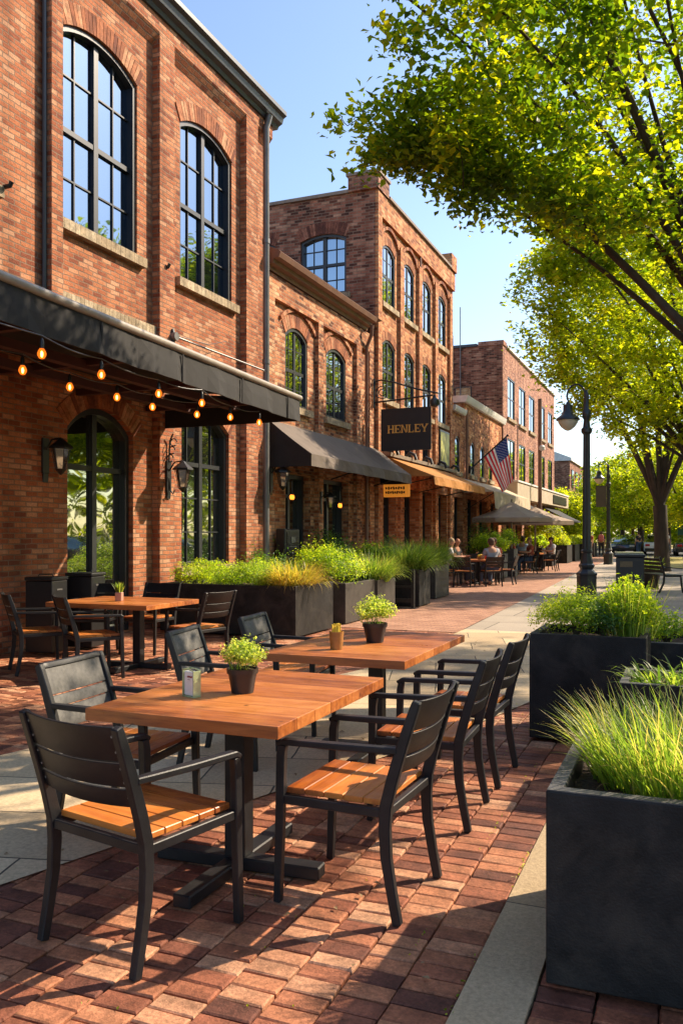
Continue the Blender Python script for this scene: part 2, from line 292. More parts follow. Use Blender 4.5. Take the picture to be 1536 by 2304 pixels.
class MB:
    def __init__(s): s.v=[]; s.f=[]; s.mi=[]; s.cur=0
    def add(s,vs,fs):
        b=len(s.v); s.v+= [tuple(x) for x in vs]; s.f+=[tuple(b+i for i in f) for f in fs]; s.mi+=[s.cur]*len(fs); return s
    def box(s,x0,x1,y0,y1,z0,z1):
        return s.add([(x0,y0,z0),(x1,y0,z0),(x1,y1,z0),(x0,y1,z0),(x0,y0,z1),(x1,y0,z1),(x1,y1,z1),(x0,y1,z1)],
          [(0,3,2,1),(4,5,6,7),(0,1,5,4),(1,2,6,5),(2,3,7,6),(3,0,4,7)])
    def obox(s,c,sx,sy,sz,rz=0,rx=0,ry=0):
        m=Matrix.Translation(c)@Matrix.Rotation(rz,4,'Z')@Matrix.Rotation(ry,4,'Y')@Matrix.Rotation(rx,4,'X')
        vs=[m@Vector((a*sx/2,b*sy/2,d*sz/2)) for d in(-1,1) for a,b in((-1,-1),(1,-1),(1,1),(-1,1))]
        return s.add(vs,[(0,3,2,1),(4,5,6,7),(0,1,5,4),(1,2,6,5),(2,3,7,6),(3,0,4,7)])
    def bar(s,pts,S,hw,hd):
        pts=[Vector(p) for p in pts]; S=Vector(S).normalized(); vs=[]; n=len(pts)
        for i,p in enumerate(pts):
            T=(pts[min(i+1,n-1)]-pts[max(i-1,0)]).normalized(); Nn=S.cross(T).normalized()
            k=1
            a=hw[i] if hasattr(hw,'__len__') else hw; b=hd[i] if hasattr(hd,'__len__') else hd
            vs+=[p+S*a+Nn*b,p-S*a+Nn*b,p-S*a-Nn*b,p+S*a-Nn*b]
        fs=[(0,1,2,3),tuple(4*(n-1)+j for j in(3,2,1,0))]
        for i in range(n-1):
            for j in range(4):
                a=4*i+j; b=4*i+(j+1)%4; fs.append((a,a+4,b+4,b))
        return s.add(vs,fs)
    def tube(s,pts,r,n=8,caps=True):
        pts=[Vector(p) for p in pts]; m=len(pts); vs=[]
        T0=(pts[1]-pts[0]).normalized(); up=Vector((0,0,1)) if abs(T0.z)<.9 else Vector((1,0,0)); U=T0.cross(up).normalized()
        for i,p in enumerate(pts):
            T=(pts[min(i+1,m-1)]-pts[max(i-1,0)]); T=T.normalized() if T.length>1e-9 else T0
            U=(U-T*U.dot(T)).normalized(); V=T.cross(U); rr=r[i] if hasattr(r,'__len__') else r
            for k in range(n):
                a=2*math.pi*k/n; vs.append(p+U*math.cos(a)*rr+V*math.sin(a)*rr)
        fs=[]
        for i in range(m-1):
            for k in range(n):
                a=i*n+k; b=i*n+(k+1)%n; fs.append((a,b,b+n,a+n))
        if caps: fs+=[tuple(range(n))[::-1],tuple((m-1)*n+k for k in range(n))]
        return s.add(vs,fs)
    def lathe(s,prof,n=20,c=(0,0,0)):
        vs=[];fs=[]
        for (r,z) in prof:
            for k in range(n):
                a=2*math.pi*(k+.5)/n; vs.append((c[0]+r*math.cos(a),c[1]+r*math.sin(a),c[2]+z))
        for i in range(len(prof)-1):
            for k in range(n):
                a=i*n+k;b=i*n+(k+1)%n; fs.append((a,b,b+n,a+n))
        fs+=[tuple(range(n))[::-1],tuple((len(prof)-1)*n+k for k in range(n))]
        return s.add(vs,fs)
    def prism(s,poly,fn,t0,t1):
        """poly of (a,b); fn(a,b,t)->xyz"""
        n=len(poly); vs=[fn(a,b,t0) for a,b in poly]+[fn(a,b,t1) for a,b in poly]
        fs=[tuple(range(n)),tuple(range(2*n-1,n-1,-1))]+[(i,i+n,(i+1)%n+n,(i+1)%n) for i in range(n)]
        return s.add(vs,fs)
    def ell(s,c,rx,ry,rz,n=10,m=7):
        vs=[];fs=[]
        for i in range(m+1):
            ph=math.pi*i/m
            for k in range(n):
                a=2*math.pi*k/n; vs.append((c[0]+rx*math.sin(ph)*math.cos(a),c[1]+ry*math.sin(ph)*math.sin(a),c[2]-rz*math.cos(ph)))
        for i in range(m):
            for k in range(n):
                a=i*n+k;b=i*n+(k+1)%n; fs.append((a,b,b+n,a+n))
        return s.add(vs,fs)
    def mesh(s,bevel=0,seg=1,smooth=False):
        me=bpy.data.meshes.new('mesh'); me.from_pydata(s.v,[],s.f)
        if any(s.mi): me.polygons.foreach_set('material_index',s.mi)
        bm=bmesh.new(); bm.from_mesh(me)
        bmesh.ops.remove_doubles(bm,verts=bm.verts,dist=1e-5)
        bmesh.ops.recalc_face_normals(bm,faces=bm.faces)
        if bevel:
            es=[e for e in bm.edges if len(e.link_faces)==2 and e.calc_face_angle(0)>R(30)]
            bmesh.ops.bevel(bm,geom=es,offset=bevel,segments=seg,affect='EDGES',profile=.5,clamp_overlap=True)
        if smooth:
            for f in bm.faces: f.smooth=True
            for e in bm.edges:
                if len(e.link_faces)==2 and e.calc_face_angle(0)>R(38): e.smooth=False
        bm.to_mesh(me); bm.free(); return me
    def build(s,name,mat,parent=None,origin=None,bevel=0,seg=1,smooth=False):
        return link(name,s.mesh(bevel,seg,smooth),mat,parent,origin)
def plate(outline,holes,thick,fn):
    """flat sheet with holes in (a,b), n from -thick..0 ; fn(a,b,n)->xyz"""
    cu=bpy.data.curves.new('t','CURVE'); cu.dimensions='2D'; cu.fill_mode='BOTH'; cu.extrude=thick/2
    for poly in [outline]+list(holes):
        sp=cu.splines.new('POLY'); sp.points.add(len(poly)-1)
        for i,(a,b) in enumerate(poly): sp.points[i].co=(a,b,0,1)
        sp.use_cyclic_u=True
    ob=bpy.data.objects.new('t',cu); COL.objects.link(ob)
    me=bpy.data.meshes.new_from_object(ob,depsgraph=bpy.context.evaluated_depsgraph_get())
    bpy.data.objects.remove(ob); bpy.data.curves.remove(cu)
    for v in me.vertices: v.co=fn(v.co.x,v.co.y,v.co.z-thick/2)
    me.materials.clear()
    bm=bmesh.new(); bm.from_mesh(me); bmesh.ops.remove_doubles(bm,verts=bm.verts,dist=1e-5); bmesh.ops.recalc_face_normals(bm,faces=bm.faces)
    for f in bm.faces: f.smooth=False
    bm.to_mesh(me); bm.free(); return me
def arch(a0,a1,z0,zs,rise,n=12,inset=0):
    """opening outline: sill z0, spring zs, segmental rise"""
    a0+=inset;a1-=inset;z0+=inset; pts=[(a0,z0),(a1,z0)]
    if rise<=0: return pts+[(a1,zs-inset),(a0,zs-inset)]
    h=(a1-a0)/2; rise=max(.02,rise-inset*.3); Rr=(h*h+rise*rise)/(2*rise); c=(a0+a1)/2; zc=zs+rise-Rr-inset*.7
    th=math.asin(min(1,h/Rr))
    for i in range(n+1):
        t=th-2*th*i/n; pts.append((c+Rr*math.sin(t),zc+Rr*math.cos(t)))
    return pts
def archz(a,a0,a1,zs,rise):
    if rise<=0: return zs
    h=(a1-a0)/2; Rr=(h*h+rise*rise)/(2*rise); c=(a0+a1)/2
    return zs+rise-Rr+math.sqrt(max(0,Rr*Rr-(a-c)**2))
M['archlight']=islandbrick('orange_arch_brick',[(0,(.22,.07,.03)),(.5,(.42,.16,.07)),(1,(.54,.26,.12))],bump=.4)
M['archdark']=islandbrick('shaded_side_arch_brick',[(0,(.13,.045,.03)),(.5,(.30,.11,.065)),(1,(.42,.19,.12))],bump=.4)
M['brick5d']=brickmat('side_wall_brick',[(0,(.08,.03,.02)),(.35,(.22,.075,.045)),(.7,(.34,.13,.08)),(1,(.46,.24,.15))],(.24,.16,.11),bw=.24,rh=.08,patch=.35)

def cloth(name,col,trans=.35,var=.12):
    m=pm(name,col,.85,var,3); n=m.node_tree; b=n.nodes['Principled BSDF']; out=n.nodes['Material Output']
    tr=N(n,'ShaderNodeBsdfTranslucent'); n.links.new(b.inputs['Base Color'].links[0].from_socket,tr.inputs['Color'])
    mx=N(n,'ShaderNodeMixShader'); mx.inputs[0].default_value=trans; n.links.new(b.outputs[0],mx.inputs[1]); n.links.new(tr.outputs[0],mx.inputs[2]); n.links.new(mx.outputs[0],out.inputs[0]); return m
M['orange']=cloth('ochre_canvas',(.62,.30,.085),.4); M['cream']=cloth('cream_canvas',(.68,.57,.42),.35)
def joinme(meshes):
    bm=bmesh.new()
    for me in meshes: bm.from_mesh(me); bpy.data.meshes.remove(me)
    me=bpy.data.meshes.new('mesh'); bm.to_mesh(me); bm.free(); return me
def FX(X0): return lambda a,b,n:(X0+n,a,b)
def FY(Y0): return lambda a,b,n:(a,Y0-n,b)
def window(P,fn,a0,a1,z0,zs,rise,cols=(2,2),rows=(2,2),depth=.16,fm='frame',gm='glass',rail=.45,sill=True,vous=True,name='window',fw=.07,silld=.1,vmat='arch',vh=.24,transom=None):
    f0=lambda a,b,n:fn(a,b,n-depth)
    ring=plate(arch(a0,a1,z0,zs,rise,inset=.004),[arch(a0,a1,z0,zs,rise,inset=fw)],min(.16,depth+.05),lambda p,q,n:fn(p,q,n-(max(.01,depth-.07) if depth>=.09 else .012)))
    flat=depth<.09; kf=.3 if flat else 1; mb=MB(); f1=lambda a,b,t:f0(a,b,t*kf+(0 if not flat else -.002))
    def vb(a,w,za,zb,t0=-.07,t1=-.01): mb.prism([(a-w/2,za),(a+w/2,za),(a+w/2,zb),(a-w/2,zb)],f1,t0,t1)
    def hb(z,w,aa,ab,t0=-.072,t1=-.012): mb.prism([(aa,z-w/2),(ab,z-w/2),(ab,z+w/2),(aa,z+w/2)],f1,t0,t1)
    mid=(a0+a1)/2; zt=zs+rise; nleaf=len(cols)
    zr=z0+(zt-z0)*rail if rail else None
    xs=[a0+(a1-a0)*i/nleaf for i in range(nleaf+1)]
    for x in xs[1:-1]: vb(x,.10,z0+fw,archz(x,a0,a1,zs,rise)-fw*.6,-.085,.012)
    if zr:
        for i in range(nleaf): hb(zr,.075,xs[i]+.03,xs[i+1]-.03,-.08,.004)
    for i in range(nleaf):
        L,Rr=xs[i],xs[i+1]
        for k in range(1,cols[i]):
            x=L+(Rr-L)*k/cols[i]; vb(x,.024,z0+fw*.7,archz(x,a0,a1,zs,rise)-fw*.7,-.062,-.02)
        segs=[(z0,zr,rows[0]),(zr,zt,rows[1])] if zr else [(z0,zt,rows[0])]
        for (za,zb,nr) in segs:
            for k in range(1,nr):
                z=za+(zb-za)*k/nr; hb(z,.024,L+.03,Rr-.03,-.063,-.021)
    w=link(name,joinme([ring,mb.mesh()]),M[fm],P,'world')
    g=plate(arch(a0,a1,z0,zs,rise,inset=.03),[],.02,lambda a,b,n:fn(a,b,n-depth-(.016 if flat else .045)))
    link('pane',g,M[gm],w,'world')
    if sill:
        sm=MB(); n=max(3,int((a1-a0+.3)/.11)); s0=a0-.14; s1=a1+.14
        for i in range(n):
            x0=s0+(s1-s0)*i/n; x1=s0+(s1-s0)*(i+1)/n-.006
            sm.prism([(x0,z0-.15),(x1,z0-.15),(x1,z0-.004),(x0,z0-.004)],fn,-depth-.03,silld)
        sm.build('sill',M['sill'],w,'world')
    if vous and rise>0:
        voussoir(P,fn,a0,a1,zs,rise,vh,vmat)
    return w
def voussoir(P,fn,a0,a1,zs,rise,vh=.24,vmat='arch',proud=.014,ext=.0):
    h=(a1-a0)/2; Rr=(h*h+rise*rise)/(2*rise); c=(a0+a1)/2; zc=zs+rise-Rr; th=math.asin(min(1,h/Rr))+ext
    n=max(5,int(2*th*(Rr+vh/2)/.078)); mb=MB()
    for i in range(n):
        t0=-th+2*th*(i+.06)/n; t1=-th+2*th*(i+.94)/n; r1=Rr+vh
        p=[(c+Rr*math.sin(t0),zc+Rr*math.cos(t0)),(c+r1*math.sin(t0),zc+r1*math.cos(t0)),(c+r1*math.sin(t1),zc+r1*math.cos(t1)),(c+Rr*math.sin(t1),zc+Rr*math.cos(t1))]
        mb.prism(p,fn,-.10,proud+rnd.uniform(-.003,.004))
    mb.build('brick_arch',M[vmat],P,'world')
def wall(P,fn,outline,holes,thick,mat,name='wall'):
    return link(name,plate(outline,holes,thick,fn),M[mat],P,'world')
def rect(a0,a1,b0,b1): return [(a0,b0),(a1,b0),(a1,b1),(a0,b1)]
# =================================================================== corner building (nearest)
XW=-8.0
B=thing('brick_building','tall warm brick building nearest the camera with arched sash windows and dark gutter','building',(XW-4,7,0))
fn=FX(XW)
ups=[(6.3,8.0),(9.25,11.0),(12.2,13.95)]
holes=[arch(a,b,5.85,8.52,.24) for a,b in ups]+[arch(9.4,10.9,.02,3.02,.34),arch(12.25,13.85,.95,3.36,.3),arch(6.0,7.6,.02,3.02,.34)]
wall(B,fn,rect(-3,15.35,-.02,9.8),holes,.36,'brick1')
for a,b in ups: window(B,fn,a,b,5.85,8.52,.24,rows=(2,2),depth=.10,rail=.46,vh=.30)
window(B,fn,9.4,10.9,.02,3.02,.34,cols=(1,1),rows=(1,1),depth=.15,gm='glassdark',rail=.735,sill=False,name='door',fw=.09,vh=.3)
window(B,fn,6.0,7.6,.02,3.02,.34,cols=(1,1),rows=(1,1),depth=.15,gm='glassdark',rail=.735,sill=False,name='door',fw=.09,vh=.3)
window(B,fn,12.25,13.85,.95,3.36,.3,cols=(2,2),rows=(3,1),depth=.13,gm='glassdark',rail=.66,vh=.3)
for (y0,y1,z0) in [(11.4,11.82,0),(14.26,14.72,0),(8.92,9.14,4.3),(5.5,6.0,0)]:
    MB().box(XW-.02,XW+.15,y0,y1,z0,9.55).build('pilaster',M['brick1'],B,'world')
MB().prism([(XW-.02,9.35),(XW+.15,9.56),(XW+.15,9.8),(XW-.02,9.8)],lambda a,b,t:(a,t,b),-3,15.35).build('parapet_band',M['brick1'],B,'world')
sm=MB()
for i in range(24): sm.box(XW-.02,XW+.09,9.2+i*.0915,9.2+i*.0915+.084,4.68,4.84)
sm.build('brick_ledge',M['sill'],B,'world')
# far end, back and roof
MB().box(-16,XW-.36,14.99,15.349,-.02,9.79).build('side_wall',M['brick1'],B,'world')
MB().box(-16,XW-.1,-3,15.3,9.6,9.78).build('roof',M['roof'],B,'world')
MB().box(-16,-15.7,-3,14.98,-.02,9.59).build('back_wall',M['brick1'],B,'world')
prof=[(XW-.1,9.80),(XW+.19,9.80),(XW+.22,9.86),(XW+.30,9.90),(XW+.33,10.0),(XW+.40,10.04),(XW+.40,10.12),(XW-.1,10.12)]
MB().prism(prof,lambda a,b,t:(a,t,b),-3,15.5).build('gutter',M['gutter'],B,'world')
dp=MB(); dp.tube([(XW+.28,14.97,9.85),(XW+.2,14.97,9.6),(XW+.2,14.97,.15)],.065,12)
for z in (7.3,4.9,2.2): dp.tube([(XW+.2,14.97,z),(XW+.2,14.97,z+.09)],.078,12)
dp.build('downspout',M['pipe'],B,'world',smooth=True)
cd=MB(); cd.tube([(XW+.06,8.88,9.4),(XW+.06,8.88,4.35)],.03,8); cd.box(XW,XW+.1,8.83,8.93,4.25,4.37)
cd.build('conduit',M['gutter'],B,'world')
# flag-less banner pole on the wall
t=thing('wall_bracket','thin grey metal rod under the sill of the second upper arched window','bracket',(XW+.15,11.75,4.75))
mb=MB(); mb.tube([(0,0,.0),(.09,0,0)],.07,12); mb.tube([(.05,0,0),(.35,2.55,-.12),(.30,2.65,-.12)],.017,8); mb.build('rod',M['pipe'],t)
mb=MB(); mb.tube([(.05,0,.02),(.2,.8,.02),(.02,1.7,.28)],.007,6); mb.build('cable',M['iron'],t)
mb=MB(); mb.tube([(0,0,-.12),(.04,0,0),(0,0,.12)],.035,8); mb.build('plate',M['iron'],t)
for (y,z) in [(8.15,5.85),(11.6,5.85),(14.5,4.15)]:
    o=MB().tube([(XW+.0,y,z),(XW+.17,y,z),(XW+.2,y,z+.05)],.03,8).build('wall_spotlight',M['iron'],None,(XW,y,z))
    setp(o,{8.15:'small dark spotlight on the brick at the far left above the canopy',11.6:'small dark spotlight on the pier between the two upper arched windows',14.5:'small dark spotlight beside the grey downspout'}[y],'spotlight',group='small wall spotlights')
# =================================================================== low building with eaves
B2=thing('brick_building','low two storey brick building with overhanging brown eaves beside the tall one','building',(-12,18.5,0))
X2=-8.1; fn=FX(X2)
w2=[(16.43,17.58),(18.65,19.9)]
doors2=[(16.45,17.75),(18.5,20.1)]
wall(B2,fn,rect(15.36,21.78,-.02,6.95),[arch(a,b,4.33,5.88,.2) for a,b in w2]+[rect(a,b,.02,2.85) for a,b in doors2],.36,'brick2')
for a,b in w2: window(B2,fn,a,b,4.33,5.88,.2,gm='glassmid',rows=(2,2),depth=.05,vh=.28)
for a,b in doors2: window(B2,fn,a,b,.02,2.85,0,cols=(1,1),rows=(1,1),depth=.25,gm='glassdark',rail=.83,sill=False,vous=False,name='door',fw=.09)
for y0,y1 in [(15.36,15.75),(18.0,18.28),(20.45,20.8),(21.4,21.77)]: MB().box(X2-.02,X2+.1,y0,y1,-.02,6.6).build('pilaster',M['brick2'],B2,'world')
MB().box(X2-.02,X2+.099,15.37,21.77,6.45,6.93).build('parapet_band',M['brick2'],B2,'world')
for (a,b) in w2: voussoir(B2,fn,a-.25,b+.35,6.1,.33,.09,'arch',.05)
prof=[(X2-.1,6.96),(X2+.12,6.96),(X2+.14,7.04),(X2+.24,7.06),(X2+.26,7.14),(X2+.38,7.16),(X2+.42,7.26),(X2+.36,7.31),(X2-.1,7.5)]
MB().prism(prof,lambda a,b,t:(a,t,b),15.38,21.15).build('gutter',M['brownpipe'],B2,'world')
MB().prism([(X2-.1,7.3),(X2+.36,7.32),(-12,9.0),(-16,7.3)],lambda a,b,t:(a,t,b),15.40,21.7).build('roof',M['coping'],B2,'world')
dp=MB(); dp.tube([(X2+.33,20.95,7.05),(X2+.3,20.98,6.8),(X2+.12,21.1,6.5),(X2+.12,21.1,.1)],.05,10); dp.build('downspout',M['brownpipe'],B2,'world',smooth=True)
# =================================================================== three storey building
B3=thing('brick_building','three storey orange brick building with rows of tall narrow arched windows','building',(-12,26,0))
X3=-8.0; fn=FX(X3)
w3=[22.35,24.2,26.05,27.9]; ho=[]
for y in w3: ho+=[arch(y,y+1.15,8.05,9.58,.19),arch(y,y+1.15,5.35,6.88,.19)]
for y in w3[:3]: ho+=[rect(y+.1,y+1.05,3.75,4.6)]
shop3=[(22.5,23.6),(24.0,25.6),(26.1,27.3),(27.9,29.2)]
ho+=[rect(a,b,.02,2.9) for a,b in shop3]
wall(B3,fn,rect(21.8,30,-.02,11.0),ho,.36,'brick3')
for y in w3:
    for z in (8.05,5.35): window(B3,fn,y,y+1.15,z,z+1.53,.19,gm='glassmid',cols=(2,2) if y<23 else (1,1),rows=(1,2),depth=.035,rail=.48,fm='frame',vmat='archlight')
for y in w3[:3]: window(B3,fn,y+.1,y+1.05,3.75,4.6,0,cols=(2,),rows=(1,),depth=.14,rail=None,vous=False,sill=False)
for a,b in shop3: window(B3,fn,a,b,.02,2.9,0,cols=(1,1),rows=(1,1),depth=.3,gm='glassdark',rail=.8,sill=False,vous=False,name='door',fw=.09)
for y in [23.62,25.47,27.32,29.2]: MB().box(X3-.02,X3+.1,y+.12,y+.46,-.02,10.0).build('pilaster',M['brick3'],B3,'world')
MB().box(X3-.02,X3+.1,21.801,22.12,-.02,10.99).build('pilaster',M['brick3'],B3,'world')
for y in w3:
    voussoir(B3,fn,y-.12,y+1.3,9.88,.32,.09,'arch',.07)
MB().box(X3-.02,X3+.098,22.12,29.99,10.35,10.99).build('parapet_band',M['brick3'],B3,'world')
# side wall, facing the camera
fs=FY(21.788)
sw=[(-10.25,-8.85),(-12.35,-11.05)]
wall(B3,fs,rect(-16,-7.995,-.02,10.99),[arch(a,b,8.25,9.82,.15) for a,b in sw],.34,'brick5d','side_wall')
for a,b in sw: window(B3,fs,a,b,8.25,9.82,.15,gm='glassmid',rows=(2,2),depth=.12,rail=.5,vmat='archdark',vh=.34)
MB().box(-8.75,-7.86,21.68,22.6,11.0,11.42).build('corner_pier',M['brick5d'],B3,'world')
MB().box(-8.8,-7.82,21.64,22.64,11.42,11.5).build('pier_cap',M['coping'],B3,'world')
MB().box(-8.6,-7.84,29.3,30.02,11.0,11.55).build('corner_pier',M['brick3'],B3,'world')
MB().box(-16,-8.76,21.72,22.15,11.0,11.09).build('coping',M['coping'],B3,'world')
MB().box(-8.38,-7.83,22.61,29.29,11.0,11.08).build('coping',M['coping'],B3,'world')
MB().box(-16,-8.2,22.2,29.9,10.6,10.75).build('roof',M['roof'],B3,'world')
MB().box(-16,-8.37,29.64,29.98,-.02,10.99).build('far_wall',M['brick3'],B3,'world')
dp=MB(); dp.tube([(X3+.06,25.85,10.9),(X3+.06,25.85,3.4)],.035,8); dp.build('conduit',M['brownpipe'],B3,'world')
# =================================================================== low building with white coping
B4=thing('brick_building','low brick building with white stepped coping and slim arched windows behind the flag','building',(-12,34.5,0))
X4=-8.05; fn=FX(X4)
w4=[30.5,32.9,34.6,36.2]
sh4=[(30.4,31.7),(32.4,33.9),(34.4,35.9),(36.6,38.2)]
wall(B4,fn,[(30.01,-.02),(39.15,-.02),(39.15,6.6),(31.9,6.6),(31.9,6.05),(30.01,6.05)],[arch(y,y+.7,3.85,5.0,.2) for y in w4]+[rect(a,b,.02,2.9) for a,b in sh4],.36,'brick3')
for y in w4: window(B4,fn,y,y+.7,3.85,5.0,.2,cols=(1,),rows=(1,1),depth=.035,vh=.2,vmat='archlight')
for a,b in sh4: window(B4,fn,a,b,.02,2.9,0,cols=(1,1),rows=(1,1),depth=.3,gm='glassdark',rail=.8,sill=False,vous=False,name='door',fw=.09)
MB().prism([(X4-.4,6.6),(X4+.12,6.6),(X4+.16,6.7),(X4+.2,6.85),(X4-.4,6.85)],lambda a,b,t:(a,t,b),31.7,39.16).build('coping',M['whitecoping'],B4,'world')
MB().prism([(X4-.4,6.05),(X4+.12,6.05),(X4+.16,6.13),(X4+.18,6.25),(X4-.4,6.25)],lambda a,b,t:(a,t,b),30.02,31.69).build('coping',M['whitecoping'],B4,'world')
MB().box(-16,X4-.36,31.7,31.95,5.7,6.59).build('parapet_return',M['brick3'],B4,'world')
MB().box(-16,X4-.1,30.02,39.1,5.7,5.9).build('roof',M['roof'],B4,'world')
dp=MB(); dp.tube([(X4+.1,31.95,6.3),(X4+.1,31.95,3.2)],.05,8); dp.tube([(X4+.1,38.6,6.4),(X4+.1,38.6,3.2)],.05,8); dp.build('downspout',M['brownpipe'],B4,'world')
# =================================================================== pink brick building beyond
B5=thing('brick_building','pink brick building beyond the flag with square windows and a cream shop fascia','building',(-12,47,0))
X5=-8.0; fn=FX(X5)
w5=[(40.05,41.8),(42.95,44.7),(45.8,47.5),(49.4,51.1),(52.35,54.0)]
sh5=[(39.7,41.4),(42,43.7),(44.3,46),(46.6,48.3),(48.9,50.6),(51.2,54.4)]
wall(B5,fn,rect(39.2,54.9,-.02,10.3),[rect(a,b,z,z+1.95) for a,b in w5 for z in (7.08,4.15)]+[rect(a,b,.02,2.9) for a,b in sh5],.36,'brick5')
for a,b in w5:
    for z in (7.08,4.15): window(B5,fn,a,b,z,z+1.95,0,gm='glassmid',cols=(1,1),rows=(1,1),depth=.035,rail=.5,vous=False)
for a,b in sh5: window(B5,fn,a,b,.02,2.9,0,cols=(1,1),rows=(1,1),depth=.3,gm='glassdark',rail=.8,sill=False,vous=False,name='door',fw=.09)
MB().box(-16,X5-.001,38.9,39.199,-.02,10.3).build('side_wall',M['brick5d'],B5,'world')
MB().box(-16,-9.2,38.82,39.25,10.3,10.42).build('coping',M['gutter'],B5,'world')
MB().box(-9.15,-7.95,38.86,39.6,10.3,10.5).build('corner_pier',M['brick5'],B5,'world')
MB().box(-8.3,-7.9,39.62,54.95,10.3,10.4).build('coping',M['whitecoping'],B5,'world')
MB().box(-16,-8.1,39.2,54.85,9.9,10.05).build('roof',M['roof'],B5,'world')
f5=FY(38.9)
w=MB(); w.box(-10.25,-9.45,38.86,38.9,7.65,8.45); w.build('window',M['frame'],B5,'world')
MB().box(-10.2,-9.5,38.845,38.86,7.7,8.4).build('pane',M['glass'],B5,'world')
MB().box(-10.0,-9.96,38.8,38.85,7.9,12.2).tube([(-10.35,38.84,8.3),(-10.35,38.84,10.9)],.03,6).build('conduit',M['pipe'],B5,'world')
t=MB(); t.box(-7.98,-7.45,39.6,57.4,3.22,3.98); t.build('fascia',M['cream'],B5,'world',bevel=.01)
MB().box(-7.98,-7.4,39.55,57.45,3.981,4.06).build('fascia_cap',M['whitecoping'],B5,'world')
MB().box(-7.447,-7.40,50.6,56.2,3.35,3.85).build('sign_board',M['iron'],B5,'world',bevel=.008)
MB().box(-16,-8.36,54.56,54.88,-.02,10.2).build('far_wall',M['brick5'],B5,'world')
# =================================================================== far buildings
B6=thing('brick_building','distant dull brick building with a pale grey pitched roof at the end of the row','building',(-16,100,0))
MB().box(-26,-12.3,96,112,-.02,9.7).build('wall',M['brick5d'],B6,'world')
MB().prism([(-26,9.7),(-12.1,9.7),(-12.1,10.0),(-16,11.6),(-26,12.6)],lambda a,b,t:(a,t,b),95.8,112).build('roof',M['whitecoping'],B6,'world')
for i in range(4):
    for z in (3.6,6.8):
        f=MB().box(-12.32,-12.22,97.2+i*3.6,99+i*3.6,z,z+2.0).build('window',M['frame'],B6,'world')
        MB().box(-12.215,-12.20,97.3+i*3.6,98.9+i*3.6,z+.1,z+1.9).build('pane',M['glass'],f,'world')
# =================================================================== buildings across the street (seen in the glass)
# =================================================================== ground
def sheet(name,poly,z,mat,kind='structure',th=None):
    mb=MB()
    if th: mb.prism(poly,lambda a,b,t:(a,b,t),z-th,z)
    else: mb.add([(a,b,z) for a,b in poly],[tuple(range(len(poly)))])
    o=mb.build(name,M[mat],None,(poly[0][0],poly[0][1],z)); setp(o,kind=kind); return o
M['joint']=pm('joint_sand',(.045,.040,.020),.95,.55,9,.8,50)
sheet('ground',[(-400,-60),(400,-60),(400,900),(-400,900)],-.03,'joint')
# individually laid clay pavers
LB=[(-3.98,-2),(-2.72,2.78),(-2.25,4.33),(-1.67,6.06),(-1.33,7.6),(-1.0,9.5),(-.70,12)]
LA=[(-6.2,-2),(-4.33,4.36),(-3.25,9.3)]
def lerp(pts,y):
    for (x0,y0),(x1,y1) in zip(pts,pts[1:]):
        if y<=y1: return x0+(x1-x0)*(y-y0)/(y1-y0)
    return pts[-1][0]
mb=MB(); pr=random.Random(3)
def paver(x0,x1,y0,y1):
    z=-.004+pr.uniform(-.0018,.0018); g=.0022+pr.uniform(0,.0026); b=.005+pr.uniform(0,.002); x0+=g;x1-=g;y0+=g;y1-=g
    tx=pr.uniform(-.0011,.0011);ty=pr.uniform(-.0011,.0011); j=lambda:pr.uniform(-.003,.003)
    o=[(x0+j(),y0+j(),-.03),(x1+j(),y0+j(),-.03),(x1+j(),y1+j(),-.03),(x0+j(),y1+j(),-.03)]
    m=[(p[0],p[1],z-b*.8) for p in o]
    k=[(o[0][0]+b,o[0][1]+b,z-tx-ty),(o[1][0]-b,o[1][1]+b,z+tx-ty),(o[2][0]-b,o[2][1]-b,z+tx+ty),(o[3][0]+b,o[3][1]-b,z-tx+ty)]
    mb.add(o+m+k,[(8,9,10,11)]+[(i,(i+1)%4,4+(i+1)%4,4+i) for i in range(4)]+[(4+i,4+(i+1)%4,8+(i+1)%4,8+i) for i in range(4)])
PX,PY=.178,.092
# border columns laid crosswise beside the stone strip
y=1.0
while y<12.5:
    paver(-.695-.2,-.695,y,y+.098); y+=.098
x=-.695-.2; c=0
while x>-8.0:
    y=1.0-(c%2)*PY/2+pr.uniform(-.012,.012)
    while y<13.0:
        xm=x-PX/2; ym=y+PY/2
        if xm>lerp(LB,ym)-.25 or xm<lerp(LA,ym)+.25: paver(x-PX,x,y,y+PY)
        y+=PY
    x-=PX; c+=1
x=-.47; c=0
while x<.9:
    y=1.0-(c%2)*.06
    while y<8: paver(x,x+.19,y,y+.098); y+=.098
    x+=.19; c+=1
o=mb.build('brick_paving',M['paver'],None,(-3,5,0)); setp(o,kind='structure')
sheet('stone_strip',[(-.692,.8),(-.472,.8),(-.472,14),(-.692,14)],.002,'strip',th=.03)
sl_=[(a,b) for a,b in LB]+[(-.70,12.9),(-.70,13.1)]
far_l=[(-3.25,9.3),(-3.3,13.1)]
sheet('slab_paving',LB+[(-.70,13.05),(-3.3,13.05),(-3.25,9.3),(-4.33,4.36),(-6.2,-2)],.004,'slab')
sheet('far_brick_paving',[(-8.4,12.6),(-3.3,12.6),(-3.55,20),(-4.1,34),(-4.6,62),(-8.4,62)],.003,'paverfar')
sheet('far_slab_paving',[(-3.3,13.05),(-.70,13.05),(1.9,13.05),(1.9,100),(-7.5,100),(-4.6,62),(-4.1,34),(-3.55,20)],.0015,'slabfar')
sheet('side_paving',[(.72,-3),(1.9,-3),(1.9,13.04),(-.47,13.04),(-.47,8),(.72,8)],.0,'paverfar')
